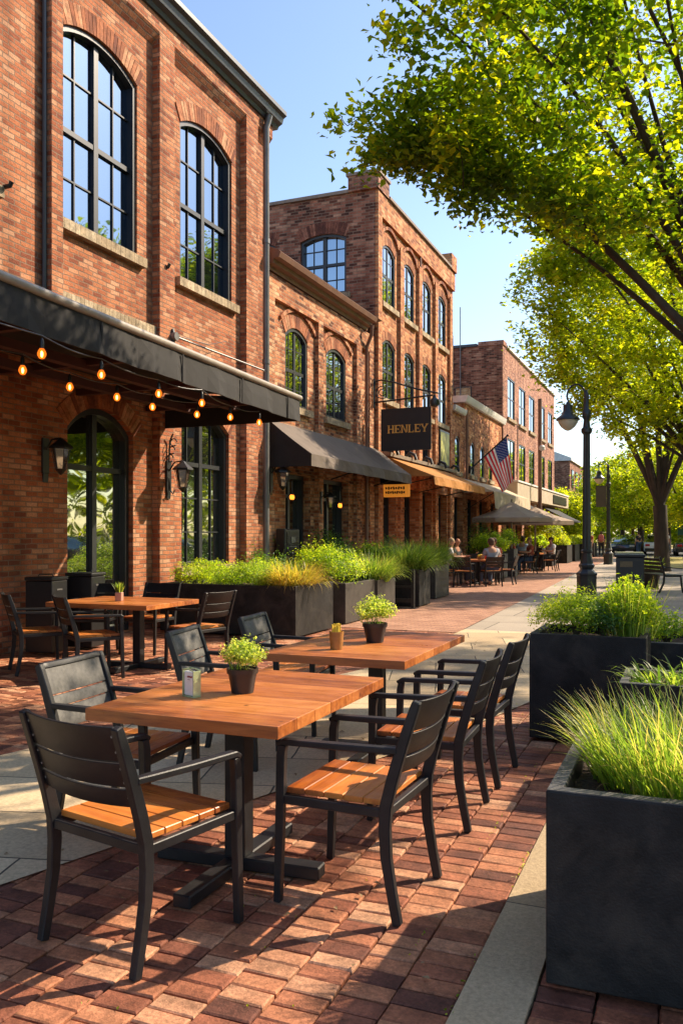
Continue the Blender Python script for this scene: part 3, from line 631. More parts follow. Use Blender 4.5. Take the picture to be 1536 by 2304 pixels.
sheet('road',[(2.0,-30),(9.5,-30),(9.5,62),(60,62),(60,86),(-5.8,86),(-5.8,64),(2.0,62)],.006,'asphalt')
sheet('far_pavement',[(9.7,-30),(22,-30),(22,61),(9.7,61)],.05,'slabfar')
M['lawn']=pm('dry_lawn',(.30,.25,.07),.95,.4,3,.6,30)
sheet('verge',[(-.9,40),(1.5,40),(1.5,60),(-1.3,60)],.02,'lawn')
sheet('lawn',[(-30,100),(60,100),(60,240),(-60,240)],.01,'lawn')
MB().box(1.9,2.0,-30,62,-.03,.0).build('kerb',M['strip'],None,(1.95,0,0))['kind']='structure'
# =================================================================== chairs
def rear_y(z): # centre line of the rear upright, chair faces +Y
    return -.205-.052*max(0,(.30-z)/.30)**1.2-.13*max(0,(z-.42)/.44)**1.2
def make_chair(panel=False):
    t=thing('patio_chair','x','chair')
    wd=M['seatwood']
    for s in(-1,1):
        zs=[0,.12,.25,.36,.45,.55,.66,.76,.84,.865]
        b=MB(); b.bar([(s*.248,rear_y(z),z) for z in zs],(1,0,0),.0165,[.018,.019,.021,.023,.024,.023,.022,.020,.018,.015])
        b.build('leg',M['char'],t,bevel=.004)
        b=MB(); b.bar([(s*.252,.262,0),(s*.252,.252,.3),(s*.252,.246,.6),(s*.252,.238,.645)],(1,0,0),.0165,[.0155,.018,.019,.017])
        b.build('leg',M['char'],t,bevel=.004)
        b=MB(); b.bar([(s*.252,.264,.642),(s*.253,.235,.658),(s*.254,.0,.663),(s*.252,-.18,.668),(s*.250,rear_y(.67)+.012,.670)],(1,0,0),[.016,.020,.024,.021,.017],[.009,.012,.0125,.0125,.012])
        b.build('armrest',M['char'],t,bevel=.004,smooth=False)
    b=MB()
    b.box(-.232,.232,-.222,-.194,.405,.44); b.box(-.236,.236,.222,.246,.405,.44)
    for s in(-1,1): b.box(min(s*.236,s*.262),max(s*.236,s*.262),-.19,.238,.405,.44)
    b.build('seat_frame',M['char'],t,bevel=.003)
    b=MB(); y=-.19; n=5; wdt=(.235+.19)/n
    for i in range(n):
        b.box(-.233,.233,y+.0015,y+wdt-.0015,.443+rnd.uniform(0,.0012),.466+rnd.uniform(0,.0012)); y+=wdt
    b.build('seat',wd,t,bevel=.003)
    def slat(za,zb,mat,thk=.007,bow=.03,w=.233,name='slat'):
        b=MB(); n=10; vs=[];fs=[]
        for i in range(n+1):
            x=-w+2*w*i/n; bo=-bow*(1-(x/w)**2)
            for (z,o) in ((za,thk),(zb,thk),(zb,-thk),(za,-thk)):
                vs.append((x,rear_y(z)+bo+o,z+ .006*(1-(x/w)**2)*(-1 if z==za else -1)))
        for i in range(n):
            for k in range(4): fs.append((4*i+k,4*i+(k+1)%4,4*i+4+(k+1)%4,4*i+4+k))
        fs+=[(0,1,2,3),(4*n+3,4*n+2,4*n+1,4*n)]
        b.add(vs,fs); return b.build(name,mat,t,bevel=.002,smooth=True)
    if panel:
        slat(.845,.87,M['char'],.014,.012,.234,'top_rail')
        slat(.715,.842,M['charp'],.006,.012); slat(.655,.708,M['charp'],.005,.012); slat(.55,.649,M['charp'],.006,.012)
    else:
        slat(.742,.865,M['char']); slat(.648,.734,M['char']); slat(.575,.639,M['char'],.008)
        b=MB()
        for s in(-1,1):
            for z in(.83,.775,.715,.665,.61): b.tube([(s*.222,rear_y(z)-.012,z),(s*.222,rear_y(z)-.006,z)],.0045,8)
        b.build('rivets',M['pipe'],t)
    return t
chA=make_chair(); chB=make_chair(True)
used={chA.name:False,chB.name:False}
def put(proto,x,y,face,label,group):
    """face = angle the sitter looks, measured from +Y clockwise (deg)"""
    rz=-R(face)
    if not used[proto.name]:
        used[proto.name]=True; c=proto; c.location=(x,y,0); c.rotation_euler=(0,0,rz); c['label']=label; c['group']=group
        return c
    return copytree(proto,(x,y,0),rz,label=label,group=group)
G1='armchairs around the two near tables'
put(chA,-1.915,2.665,12,'nearest black slatted armchair with plank seat, back to the camera at the left',G1)
put(chA,-1.285,3.335,-88,'black armchair with orange seat at the right long side of the nearest table',G1)
put(chA,-1.30,4.42,-92,'second armchair back in the row on the right, standing between the two near tables',G1)
put(chA,-1.30,5.22,-89,'rearmost armchair of the row on the right, beside the second table',G1)
put(chB,-2.62,3.52,86,'dusty panel backed armchair facing the camera at the left of the nearest table',G1)
put(chB,-2.84,4.93,80,'dusty panel backed armchair just behind the potted plant of the nearest table',G1)
put(chB,-2.86,5.93,84,'dusty panel backed armchair left of the second table, before the long planter',G1)
G2='armchairs around the wall side table'
put(chA,-6.62,7.30,38,'black armchair with orange seat furthest left at the table by the wall',G2)
put(chA,-5.83,7.22,36,'black armchair with orange seat at the near side of the wall table, back to camera',G2)
put(chA,-5.18,8.28,-80,'black armchair at the right end of the wall side table, before the long planter',G2)
put(chA,-6.40,9.05,178,'black armchair behind the wall side table, back top showing right of its flowerpot',G2)
put(chA,-7.05,8.75,160,'black armchair behind the wall side table, beside the black cabinets',G2)
G3='armchairs behind the planters'
put(chB,-7.45,12.95,60,'low grey panel back showing behind the hedge under the lower arched window',G3)
put(chB,-6.9,13.35,-30,'tilted grey panel back showing above the hedge near the downspout',G3)
# =================================================================== tables
def make_table(x0,x1,y0,y1,ztop,label,group,boards=6,along='x',cross=True,base=(0,0),legr=.045):
    cx,cy=(x0+x1)/2,(y0+y1)/2
    t=thing('dining_table',label,'table',(cx,cy,0),0,group)
    b=MB(); th=.052; n=boards
    for i in range(n):
        if along=='x': a=y0-cy+(y1-y0)*i/n; e=a+(y1-y0)/n-.0015; b.box(x0-cx,x1-cx,a,e,ztop-th,ztop-rnd.uniform(0,.0008))
        else: a=x0-cx+(x1-x0)*i/n; e=a+(x1-x0)/n-.0015; b.box(a,e,y0-cy,y1-cy,ztop-th,ztop-rnd.uniform(0,.0008))
    b.build('tabletop',M['wood'],t,bevel=.003,seg=2)
    bx,by=base
    b=MB(); b.box(bx-.16,bx+.16,by-.16,by+.16,ztop-th-.012,ztop-th-.001); b.box(bx-.05,bx+.05,by-.045,by+.045,.06,ztop-th-.0125)
    b.build('column',M['char'],t,bevel=.004)
    b=MB()
    b.obox((bx,by,.032),.80,.085,.056,R(3)); b.obox((bx+.0,by-.26,.031),.084,.42,.054); b.obox((bx,by+.26,.031),.084,.42,.054)
    b.build('base',M['char'],t,bevel=.006)
    return t
GT='hardwood tables on black pedestals'
make_table(-2.415,-1.485,2.95,4.18,.75,'nearest hardwood table, bearing the napkin holder and one bushy pot',GT,7,base=(.07,-.22))
make_table(-2.53,-1.56,4.76,6.20,.75,'second hardwood table, bearing an ochre cup and a flowering pot',GT,7,base=(.05,.0))
make_table(-6.62,-5.28,7.42,8.45,.75,'wall side hardwood table with a small pink pot of succulents',GT,7,base=(0.2,.0))
t=thing('side_table','tall black metal side table cut by the left edge of the picture','table',(-6.45,5.75,0))
b=MB(); b.box(-.5,.42,-.35,.35,.80,.825); b.build('tabletop',M['seatwood'],t,bevel=.002)
for sx in(-.48,.40):
    for sy in(-.33,.33): MB().box(sx-.013,sx+.013,sy-.013,sy+.013,0,.799).build('leg',M['iron'],t)
for z in(.2,.5,.72):
    b=MB(); b.box(-.466,.386,-.338,-.322,z,z+.014); b.box(-.466,.386,.322,.338,z,z+.014); b.box(.392,.408,-.316,.316,z,z+.014); b.build('rail',M['iron'],t)
# things on the tables
def leafcloud(name,mat,parent,c,rad,n,size,seed,shell=.55,clumps=0,flat=.5,aspect=.55,zmin=None,origin=None,fold=True):
    rg=np.random.default_rng(seed); c=np.array(c,float); rad=np.array(rad,float)
    if clumps:
        d=rg.normal(size=(clumps,3)); d/=np.linalg.norm(d,axis=1)[:,None]; d[:,2]=np.abs(d[:,2])*1.1-.25
        cc=c+d*rad*rg.uniform(.45,1,(clumps,1)); cs=rg.uniform(.16,.34,clumps)*rad.mean()
        k=rg.integers(0,clumps,n); P=cc[k]+rg.normal(size=(n,3))*cs[k][:,None]*np.array([1,1,.8])*.8
    else:
        d=rg.normal(size=(n,3)); d/=np.linalg.norm(d,axis=1)[:,None]; P=c+d*rad*rg.uniform(shell,1,(n,1))*rg.uniform(.85,1.08,(n,1))
    if zmin is not None: P[:,2]=np.maximum(P[:,2],zmin+rg.uniform(0,.03,n))
    return leaves(name,mat,parent,P,size,rg,flat,aspect,origin,out=P-c)
def leaves(name,mat,parent,P,size,rg,flat=.5,aspect=.55,origin=None,out=None):
    n=len(P)
    nrm=rg.normal(size=(n,3)); nrm[:,2]=np.abs(nrm[:,2])+flat
    if out is not None:
        o=out/(np.linalg.norm(out,axis=1)[:,None]+1e-9); nrm=nrm*.7+o*.8
    nrm/=np.linalg.norm(nrm,axis=1)[:,None]
    a=rg.normal(size=(n,3)); a-=nrm*(a*nrm).sum(1)[:,None]; a/=np.linalg.norm(a,axis=1)[:,None]; b=np.cross(nrm,a)
    s=size*rg.uniform(.45,1.32,(n,1)); w=s*aspect
    v0=P-a*s*.5; v3=P+a*s*.5-nrm*s*.12; l1=P-b*w*.5+nrm*s*.10-a*s*.08; r1=P+b*w*.5+nrm*s*.10-a*s*.08
    V=np.stack([v0,r1,v3,l1],1).reshape(-1,3)
    me=bpy.data.meshes.new('mesh'); me.vertices.add(4*n); me.vertices.foreach_set('co',V.astype(np.float32).ravel())
    idx=np.arange(n)*4; Fc=np.stack([idx,idx+1,idx+2,idx,idx+2,idx+3],1).ravel()
    me.loops.add(6*n); me.loops.foreach_set('vertex_index',Fc.astype(np.int32)); me.polygons.add(2*n)
    me.polygons.foreach_set('loop_start',(np.arange(2*n)*3).astype(np.int32)); me.update(calc_edges=True); me.validate()
    return link(name,me,M[mat] if isinstance(mat,str) else mat,parent,origin)
def blades(name,mat,parent,P,D,length,width,rg,seg=5,droop=1.0,origin=None,lean=.5):
    """P base points, D outward dirs (n,2); tapered curved blades"""
    n=len(P); L=length*rg.uniform(.55,1.1,n); el=rg.uniform(.0,1,n)**1.2*lean
    hx=D/(np.linalg.norm(D,axis=1)[:,None]+1e-9); side=np.stack([-hx[:,1],hx[:,0],np.zeros(n)],1)
    tw=rg.normal(size=n)*.5; side=side*np.cos(tw)[:,None]+np.concatenate([hx,np.zeros((n,1))],1)*np.sin(tw)[:,None]
    V=np.zeros((n,seg+1,2,3)); ang=el.copy(); p=P.copy(); dr=droop*rg.uniform(.3,1.3,n)
    for i in range(seg+1):
        wd=width*(1-(i/seg)**1.6)*rg.uniform(.8,1.2,n)+.0004
        V[:,i,0]=p-side*wd[:,None]/2; V[:,i,1]=p+side*wd[:,None]/2
        st=L/seg; p=p+np.concatenate([hx*(np.sin(ang)*st)[:,None],(np.cos(ang)*st)[:,None]],1); ang=ang+dr/seg*(.6+i/seg)
    V=V.reshape(-1,3); k=(seg+1)*2; base=(np.arange(n)*k)[:,None]
    q=np.concatenate([[2*i,2*i+1,2*i+3,2*i+2] for i in range(seg)])[None,:]+base
    nf=n*seg; me=bpy.data.meshes.new('mesh'); me.vertices.add(len(V)); me.vertices.foreach_set('co',V.astype(np.float32).ravel())
    me.loops.add(4*nf); me.loops.foreach_set('vertex_index',q.ravel().astype(np.int32)); me.polygons.add(nf)
    me.polygons.foreach_set('loop_start',(np.arange(nf)*4).astype(np.int32)); me.update(calc_edges=True); me.validate()
    return link(name,me,M[mat],parent,origin)
def herb(parent,c,r,h,n,size,mat,seed,stems=26,stemmat='grassG'):
    """sprigs rising from the pot with leaves up each of them"""
    rg=np.random.default_rng(seed); pts=[]
    P=np.tile(np.array(c,float),(stems,1))+rg.normal(size=(stems,3))*np.array([r*.25,r*.25,0])
    tips=[]
    for i in range(stems*3):
        a=rg.uniform(0,2*math.pi); e=rg.uniform(0,1)**.6; tip=np.array([c[0]+math.cos(a)*r*e,c[1]+math.sin(a)*r*e,c[2]+h*(rg.uniform(.75,1.12)*(1-.45*e*e))])
        for k in range(max(3,n//(stems*3))):
            u=rg.uniform(.35,1)**.7; pts.append(np.array(c)+(tip-np.array(c))*u+rg.normal(size=3)*r*.085)
    leaves('foliage',mat,parent,np.array(pts),size,rg,.3,.6)
    d=rg.normal(size=(stems,2)); blades('stems',stemmat,parent,P,d,h*.95,.003,rg,4,.5,lean=.8)
def pot(parent,r0,r1,h,mat,lip=.012,soilz=None,name='pot'):
    b=MB(); b.lathe([(r0,0),(r1,h*.80),(r1+lip*.5,h*.80),(r1+lip*.7,h),(r1,h),(r1-.006,h-.012),(.001,h-.012)],28); b.build(name,M[mat],parent,smooth=True)
    b=MB(); b.lathe([(.002,h-.013),(r1-.008,h-.008),(.002,h-.003)],16); b.build('soil',M['soil'],parent)
M['blackpot']=pm('black_plastic_pot',(.018,.014,.015),.38,.15,10,spec=.5)
M['pinkpot']=pm('pink_clay_pot',(.42,.22,.16),.8,.15,10)
t=thing('potted_plant','bushy lime green herb in a black plastic pot on the nearest table','potted plant',(-1.965,3.53,.7505),0,'potted herbs on the tables')
pot(t,.052,.068,.115,'blackpot'); herb(t,(0,0,.105),.115,.15,2600,.017,'leafY',5,34)
t=thing('potted_plant','white flowering bushy herb in a black pot on the second table','potted plant',(-2.03,5.53,.7505),0,'potted herbs on the tables')
pot(t,.058,.08,.135,'blackpot'); herb(t,(0,0,.125),.155,.19,2600,.02,'leafY',6,34)
t=thing('potted_plant','tiny succulent in a square pink pot on the table by the wall','potted plant',(-5.95,7.85,.7505),0,'potted herbs on the tables')
b=MB(); b.obox((0,0,.05),.075,.075,.10,.3); b.build('pot',M['pinkpot'],t,bevel=.005); 
rg=np.random.default_rng(4); d=rg.normal(size=(160,2)); blades('foliage','grass',t,np.concatenate([d*.012,np.full((160,1),.1)],1),d,.12,.009,rg,4,.5)
t=thing('cup','ochre cup packed with yellow sticks on the second table','cup',(-2.14,5.10,.7505))
M['ochrecup']=pm('ochre_cup',(.32,.15,.035),.6,.2,14,.2,60)
b=MB(); b.lathe([(.040,0),(.048,.115),(.044,.115),(.042,.10),(.001,.10)],24); b.build('body',M['ochrecup'],t,smooth=True)
M['yellow']=pm('yellow_sticks',(.75,.52,.04),.6,.2,30)
b=MB()
for i in range(26):
    a=rnd.uniform(0,6.28); r=rnd.uniform(0,.033); b.obox((r*math.cos(a),r*math.sin(a),.125),.008,.008,rnd.uniform(.05,.085),a,rnd.uniform(-.2,.2),rnd.uniform(-.2,.2))
b.build('sticks',M['yellow'],t)
t=thing('napkin_holder','white napkin holder with clear green edged sides on the nearest table','napkin holder',(-2.13,3.345,.7505),R(-20))
M['paper']=pm('white_paper',(.78,.74,.68),.8,.04,20)
M['greenglass']=pm('green_glass_edge',(.36,.42,.22),.15,.3,20,coat=.5)
M['redink']=pm('red_ink',(.30,.04,.02),.7)
b=MB(); b.box(-.035,.035,-.016,.016,.006,.118); b.build('napkins',M['paper'],t,bevel=.004)
b=MB(); b.box(-.042,.042,-.022,.022,0,.005); b.box(-.042,-.037,-.022,.022,.006,.128); b.box(.037,.042,-.022,.022,.006,.122)
b.tube([(-.04,-.02,.125),(0,-.021,.128),(.04,-.02,.123)],.0035,6); b.tube([(-.04,.02,.128),(0,.021,.128),(.04,.02,.123)],.0035,6); b.build('frame',M['greenglass'],t,bevel=.001)
b=MB()
for i in range(9): b.obox((-.008+i*.0042,-.0172,.093+.0012*(i%3)),.0028,.0014,.006+.003*(i%2),0,0,.2)
b.box(-.006,.012,-.0178,-.0162,.080,.0815); b.build('writing',M['redink'],t)
# black cabinets by the wall
for i,(x,y,h_,lab) in enumerate([(-7.52,8.45,.97,'left black metal cabinet against the brick between wall and table'),(-7.40,9.05,1.0,'right black metal cabinet against the brick beside the arched door')]):
    t=thing('cabinet',lab,'cabinet',(x,y,0),R(8),'black cabinets by the wall')
    MB().box(-.19,.19,-.17,.17,.03,h_-.05).build('body',M['iron'],t,bevel=.008)
    MB().box(-.2,.2,-.18,.18,h_-.045,h_).build('lid',M['iron'],t,bevel=.012,seg=2)
    MB().box(.191,.196,-.07,.05,h_-.17,h_-.15).build('name_plate',M['pipe'],t)
    MB().tube([(-.12,0,h_+.001),(-.1,0,h_+.03),(.08,0,h_+.03),(.1,0,h_+.001)],.008,6).build('handle',M['iron'],t)
# =================================================================== planters
def planter(x0,x1,y0,y1,h,label,mat='planter',rim='planterrim',wall_=.055,group=None,feet=False):
    cx,cy=(x0+x1)/2,(y0+y1)/2; t=thing('planter',label,'planter',(cx,cy,0),0,group); a,b_=(x1-x0)/2,(y1-y0)/2
    me=plate(rect(-a,a,-b_,b_),[rect(-a+wall_,a-wall_,-b_+wall_,b_-wall_)],h-.02,lambda p,q,n:(p,q,h+n))
    bm=bmesh.new(); bm.from_mesh(me); bmesh.ops.bevel(bm,geom=[e for e in bm.edges if len(e.link_faces)==2 and e.calc_face_angle(0)>R(30)],offset=.006,segments=2,affect='EDGES',profile=.5)
    bm.to_mesh(me); bm.free(); link('body',me,M[mat],t)
    if rim:
        me=plate(rect(-a+.004,a-.004,-b_+.004,b_-.004),[rect(-a+wall_-.004,a-wall_+.004,-b_+wall_-.004,b_-wall_+.004)],.004,lambda p,q,n:(p,q,h+.004+n)); link('rim',me,M[rim],t)
    b=MB(); n=14; vs=[];fs=[]
    for i in range(n+1):
        for j in range(n+1):
            vs.append((-a+wall_+(2*a-2*wall_)*i/n,-b_+wall_+(2*b_-2*wall_)*j/n,h-.06+rnd.uniform(-.012,.014)))
    for i in range(n):
        for j in range(n): q=i*(n+1)+j; fs.append((q,q+n+1,q+n+2,q+1))
    b.add(vs,fs); b.build('soil',M['soil'],t); return t
GP='charcoal planters on the right'
planter(-.44,.78,2.83,3.75,.655,'large charcoal planter nearest the camera at the lower right, holding tall grass',group=GP)
planter(-1.085,-.28,6.22,6.95,.78,'tall charcoal planter with a leafy shrub behind the near planter',group=GP,rim=None)
planter(-.385,.65,5.15,5.75,.635,'low charcoal planter of straggly leaves between the two big planters at the right edge',group=GP)
planter(-.62,.3,6.97,7.9,.66,'short pale rimmed planter peeping out beside the feathery shrub',group=GP)
GL='charcoal planters along the frontage'
planter(-7.55,-5.24,10.97,12.35,.755,'longest dark planter with a low lime hedge beside the wall table',group=GL,rim=None)
planter(-6.9,-5.28,12.97,14.38,.69,'boxy planter with a rounded lime shrub, second from the near end',group=GL,mat='planterwarm',rim=None)
planter(-6.6,-5.24,14.42,15.4,.67,'plain grey planter with trailing grass, touching the boxy one',group=GL,mat='planterwarm',rim=None)
planter(-6.3,-5.16,16.7,17.5,.78,'dark planter with a rail stand before it and arching grass',group=GL,rim=None)
planter(-6.5,-5.45,18.9,20.1,.79,'last planter before the crowded diners, with grass draped over it',group=GL,mat='planterwarm',rim=None)
planter(-6.9,-5.85,28.0,29.3,.85,'planter with two round shrubs right of the first diners',group=GL,mat='planterwarm',rim=None)
planter(-6.5,-5.75,29.9,30.6,1.0,'tall slim planter beside the first group of diners',group=GL,mat='planterwarm',rim=None)
planter(-6.75,-6.1,38.2,39.2,.9,'planter after the second group of diners',group=GL,rim=None)
planter(-6.7,-6.0,40.5,41.6,.9,'planter with a round yellow green bush below the black awning',group=GL,rim=None)
for i in range(5): planter(-7.0,-5.9,45+i*3.3,47+i*3.3,.95,['first','second','third','fourth','last'][i]+' of the far boxy planters with clipped hedge past the tall pole',group='far hedge planters',rim=None)
# rail stand
t=thing('barrier_stand','low black rail stand in front of the fourth frontage planter','stand',(-5.6,16.35,0))
for s in(-.42,.42): MB().box(s-.03,s+.03,-.04,.04,0,.8).build('post',M['iron'],t,bevel=.004)
b=MB(); b.box(-.389,.389,-.015,.015,.42,.46); b.box(-.389,.389,-.015,.015,.12,.2); b.build('rail',M['iron'],t)
MB().box(-.5,.5,-.12,.12,0,.018).build('foot',M['iron'],t)
# =================================================================== canopy of the nearest building
t=thing('canopy','long flat black canopy with a deep valance over the nearest frontage','awning',(-6.5,7,3.6))
A=(-4.55,-3.2); Bc=(-5.46,11.55); 
def fl(y): return -5.08+(y-5.12)/(11.55-5.12)*(-5.46+5.08)
mb=MB(); n=60; vs=[];fs=[]; rg=random.Random(2)
for i in range(n+1):
    y=-3+14.55*i/n; x=fl(y); wv=.012*math.sin(y*5.1)+.008*math.sin(y*13)
    vs+=[(x+wv*.3,y,3.53),(x+.01+wv,y,3.38),(x+.015+wv*1.6,y,3.205),(x-.002+wv*1.6,y,3.205),(x-.01+wv,y,3.38),(x-.02,y,3.53)]
for i in range(n):
    for k in range(6): a=6*i+k;b=6*i+(k+1)%6; fs.append((a,b,b+6,a+6))
fs+=[(0,1,2,3,4,5),tuple(6*n+k for k in(5,4,3,2,1,0))]
mb.add(vs,fs); mb.build('valance',M['fabric'],t,'world')
for i in range(10):
    y=-2.6+i*1.52; MB().obox((fl(y)+.022,y,3.36),.012,.022,.31).build('seam',M['fabric'],t,'world')
mb=MB(); mb.prism([(XW+.002,11.52),(fl(11.52)-.03,11.52),(fl(-3)-.03,-3),(XW+.002,-3)],lambda a,b,tt:(a,b,3.57+tt+(.24*(1-(a-XW)/2.7))),0,.03); mb.build('roof_sheet',M['fabric'],t,'world')
mb=MB(); mb.prism([(XW+.002,11.54),(fl(11.54)-.03,11.54),(fl(11.54)-.03,11.56),(XW+.002,11.56)],lambda a,b,tt:(a,b,3.22+tt*(.33+.24*(1-(a-XW)/2.7))),0,1); mb.build('end_valance',M['fabric'],t,'world')
mb=MB(); mb.tube([(fl(-3),-3,3.57),(fl(11.6),11.6,3.57)],.042,10); mb.build('front_rail',M['trim'],t,'world',smooth=True)
M['redsoffit']=pm('oxblood_beams',(.06,.018,.014),.7,.2,4)
mb=MB()
for k in (.25,.55): mb.prism([(XW+2.6*k,-3),(XW+2.6*k+.12,-3),(XW+2.6*k+.12,11.5),(XW+2.6*k,11.5)],lambda a,b,tt:(a,b,3.42+.1*tt),0,1)
for i in range(9): mb.box(XW+.02,fl(-2+i*1.65)-.05,-2+i*1.65,-1.92+i*1.65,3.46,3.55)
mb.build('beams',M['redsoffit'],t,'world')
# =================================================================== sloping awnings
def awning(x0,x1,y0,y1,zt,zf,val,mat,label,sides=True,scallop=.0,group='sloping shop awnings',arms=True,sidemat=None,inset0=0):
    t=thing('awning',label,'awning',(x0,(y0+y1)/2,zt),0,group)
    mb=MB(); n=28; vs=[];fs=[]
    for i in range(n+1):
        y=y0+(y1-y0)*i/n; yw=min(max(y,y0+inset0),y1-inset0) ; wv=.018*math.sin(y*4.3)+.01*math.sin(y*9.7)
        vs+=[(x0,yw,zt),((x0+x1)/2,(y+yw)/2,(zt+zf)/2-.02+wv*.3),(x1,y,zf),(x1+.01+wv,y,zf-val*.5),(x1+.02+wv*1.5,y,zf-val)]
    for i in range(n):
        for k in range(4): fs.append((5*i+k,5*i+k+1,5*i+k+6,5*i+k+5))
    mb.add(vs,fs); o=mb.build('canvas',M[mat],t,'world')
    md=o.modifiers.new('solid','SOLIDIFY'); md.thickness=.012
    if sides:
        for y in (y0+.004,y1-.004):
            mb=MB(); mb.prism([(x0,zt),(x1-.01,zf),(x1+.0,zf-val),(x0,zf-val)] if sides=='full' else [(x0,zt-.01),(x1-.01,zf-.01),(x0,zf)],lambda a,b,tt:(a,y+tt*.006,b),-1,1); mb.build('side_flap',M[sidemat or mat],t,'world')
    if arms:
        mb=MB(); mb.tube([(x1-.02,y0,zf-.01),(x1-.02,y1,zf-.01)],.02,6)
        for y in (y0+.3,(y0+y1)/2,y1-.3): mb.tube([(x0+.02,y,zf-val-.05),(x1-.06,y,zf-.03)],.018,6)
        mb.build('frame',M['iron'],t,'world')
    return t
awning(X2+.1,-7.02,15.42,21.95,3.86,3.12,.24,'fabric2','dark taupe sloping awning on the low eaved building',sides='full',sidemat='fabric')
awning(X3+.1,-6.5,22.35,28.6,3.72,3.12,.24,'orange','ochre sloping awning beneath the hanging name sign',sides=True)
t=thing('awning_case','row of curled dark fixings along the top of the ochre awning','awning case',(-7.9,25,3.8))
MB().prism([(-8.0,3.74),(-7.72,3.70),(-7.70,3.80),(-8.0,3.86)],lambda a,b,tt:(a,tt,b),22.3,29.9).build('rail',M['trim'],t,'world')
for i in range(5): MB().tube([(-7.9,22.6+i*1.7,3.86),(-7.8,22.6+i*1.7,3.97),(-7.65,22.6+i*1.7,3.9),(-7.6,22.6+i*1.7,3.75)],.05,8).build('fixing',M['iron'],t,'world')
awning(X4+.1,-6.75,31.2,38.9,3.62,3.1,.62,'cream','cream awning with a deep valance below the flag',sides=True)
awning(-7.9,-6.7,39.7,44.6,3.15,2.45,.08,'fabric','long black awning low under the cream fascia',sides=False)
awning(-7.9,-6.3,48.8,54.2,3.15,2.3,.08,'fabric','short black awning at the far end of the cream fascia',sides=False)
# =================================================================== signs
def letters(mb,word,x,z,h,fn,t0,t1):
    """slab serif capitals"""
    w=h*.78; st=h*.20; sf=h*.10; gap=h*.16
    def bx(a0,a1,b0,b1): mb.prism([(a0,b0),(a1,b0),(a1,b1),(a0,b1)],fn,t0,t1)
    def q(p): mb.prism(p,fn,t0,t1)
    for ch in word:
        s=.06*h
        if ch=='H':
            for a in(x,x+w-st):
                bx(a,a+st,z+sf,z+h-sf); bx(a-s,a+st+s,z,z+sf); bx(a-s,a+st+s,z+h-sf,z+h)
            bx(x+st,x+w-st,z+h*.45,z+h*.57)
        elif ch in 'EL':
            ww=w*.86; bx(x,x+st,z+sf,z+h-(sf if ch=='E' else sf)); bx(x-s,x+ww,z,z+sf)
            if ch=='E': bx(x-s,x+ww,z+h-sf,z+h); bx(x+st,x+ww*.72,z+h*.45,z+h*.56); bx(x+ww-.07*h,x+ww,z+h-.28*h,z+h-sf); bx(x+ww*.72-.06*h,x+ww*.72,z+h*.36,z+h*.45)
            else: bx(x-s,x+st+s,z+h-sf,z+h)
            bx(x+ww-.07*h,x+ww,z+sf,z+.28*h)
        elif ch=='N':
            for a in(x,x+w-st*.8): bx(a,a+st*.8,z+sf,z+h-sf); bx(a-s,a+st*.8+s,z+(h-sf if a==x else h-sf),z+h)
            bx(x-s,x+st*.8+s,z,z+sf); q([(x+st*.5,z+h-sf),(x+st*1.25,z+h-sf),(x+w-st*.4,z+sf*.2),(x+w-st*1.15,z+sf*.2)])
        elif ch=='Y':
            c=x+w/2; bx(c-st/2,c+st/2,z+sf,z+h*.45); bx(c-st/2-s,c+st/2+s,z,z+sf)
            q([(c-st/2,z+h*.4),(c+st/2,z+h*.4),(x+st*.8,z+h-sf),(x-st*.1,z+h-sf)]); q([(c-st/2,z+h*.4),(c+st/2,z+h*.4),(x+w+st*.1,z+h-sf),(x+w-st*.8,z+h-sf)])
            bx(x-s*1.5,x+st+s*.5,z+h-sf,z+h); bx(x+w-st-s*.5,x+w+s*1.5,z+h-sf,z+h)
        x+=w+gap if ch not in 'EL' else w*.86+gap
    return x
M['gold']=pm('gold_letter',(.80,.36,.07),.5,.35,22,.2,60)
M['signblack']=pm('sign_panel',(.017,.012,.011),.5,.25,3,.1,60)
YS=21.6
t=thing('hanging_sign','black square hanging sign reading HENLEY in gold capitals','sign',(-7.15,YS,5.0))
b=MB(); b.box(-7.74,-6.34,YS-.03,YS+.03,3.76,4.90); b.build('panel',M['signblack'],t,'world',bevel=.01)
me=plate(rect(-7.74,-6.34,3.76,4.90),[rect(-7.70,-6.38,3.80,4.86)],.008,lambda a,b,n:(a,YS-.031+n*1.0,b)); link('border',me,M['iron'],t,'world')
b=MB(); letters(b,'HENLEY',-7.54,4.235,.215,lambda a,b_,tt:(a,YS-.032-tt,b_),.0,.012); b.build('lettering',M['gold'],t,'world')
b=MB()
for x in(-7.6,-7.05,-6.5): b.tube([(x,YS,4.9),(x,YS,5.12)],.012,6)
b.build('chain',M['iron'],t,'world')
t=thing('sign_bracket','scrolled black iron bracket carrying the hanging sign, with a ball lamp at its tip','bracket',(-8,YS,5.3))
b=MB(); b.tube([(-7.98,YS,5.10),(-7.4,YS,5.13),(-6.3,YS,5.20)],.025,8)
b.tube([(-7.96,YS,4.95),(-7.96,YS,5.75)],.03,8)
b.tube([(-7.95,YS,5.55),(-7.9,YS,5.68),(-7.75,YS,5.7),(-7.4,YS,5.62),(-6.7,YS,5.38),(-6.15,YS,5.24)],.022,8)
cx,cz=-7.72,5.38; b.tube([(cx+ (.05+.14*k/20)*math.cos(k*.55),YS,cz+(.05+.14*k/20)*math.sin(k*.55)) for k in range(22)],.014,6)
b.build('bracket',M['iron'],t,'world')
b=MB(); b.lathe([(.03,.2),(.05,.13),(.12,.07),(.13,0),(.11,-.08),(.05,-.12),(.01,-.13)],16,(-6.25,YS,5.0)); b.build('ball_lamp',M['lamppost'],t,'world',smooth=True)
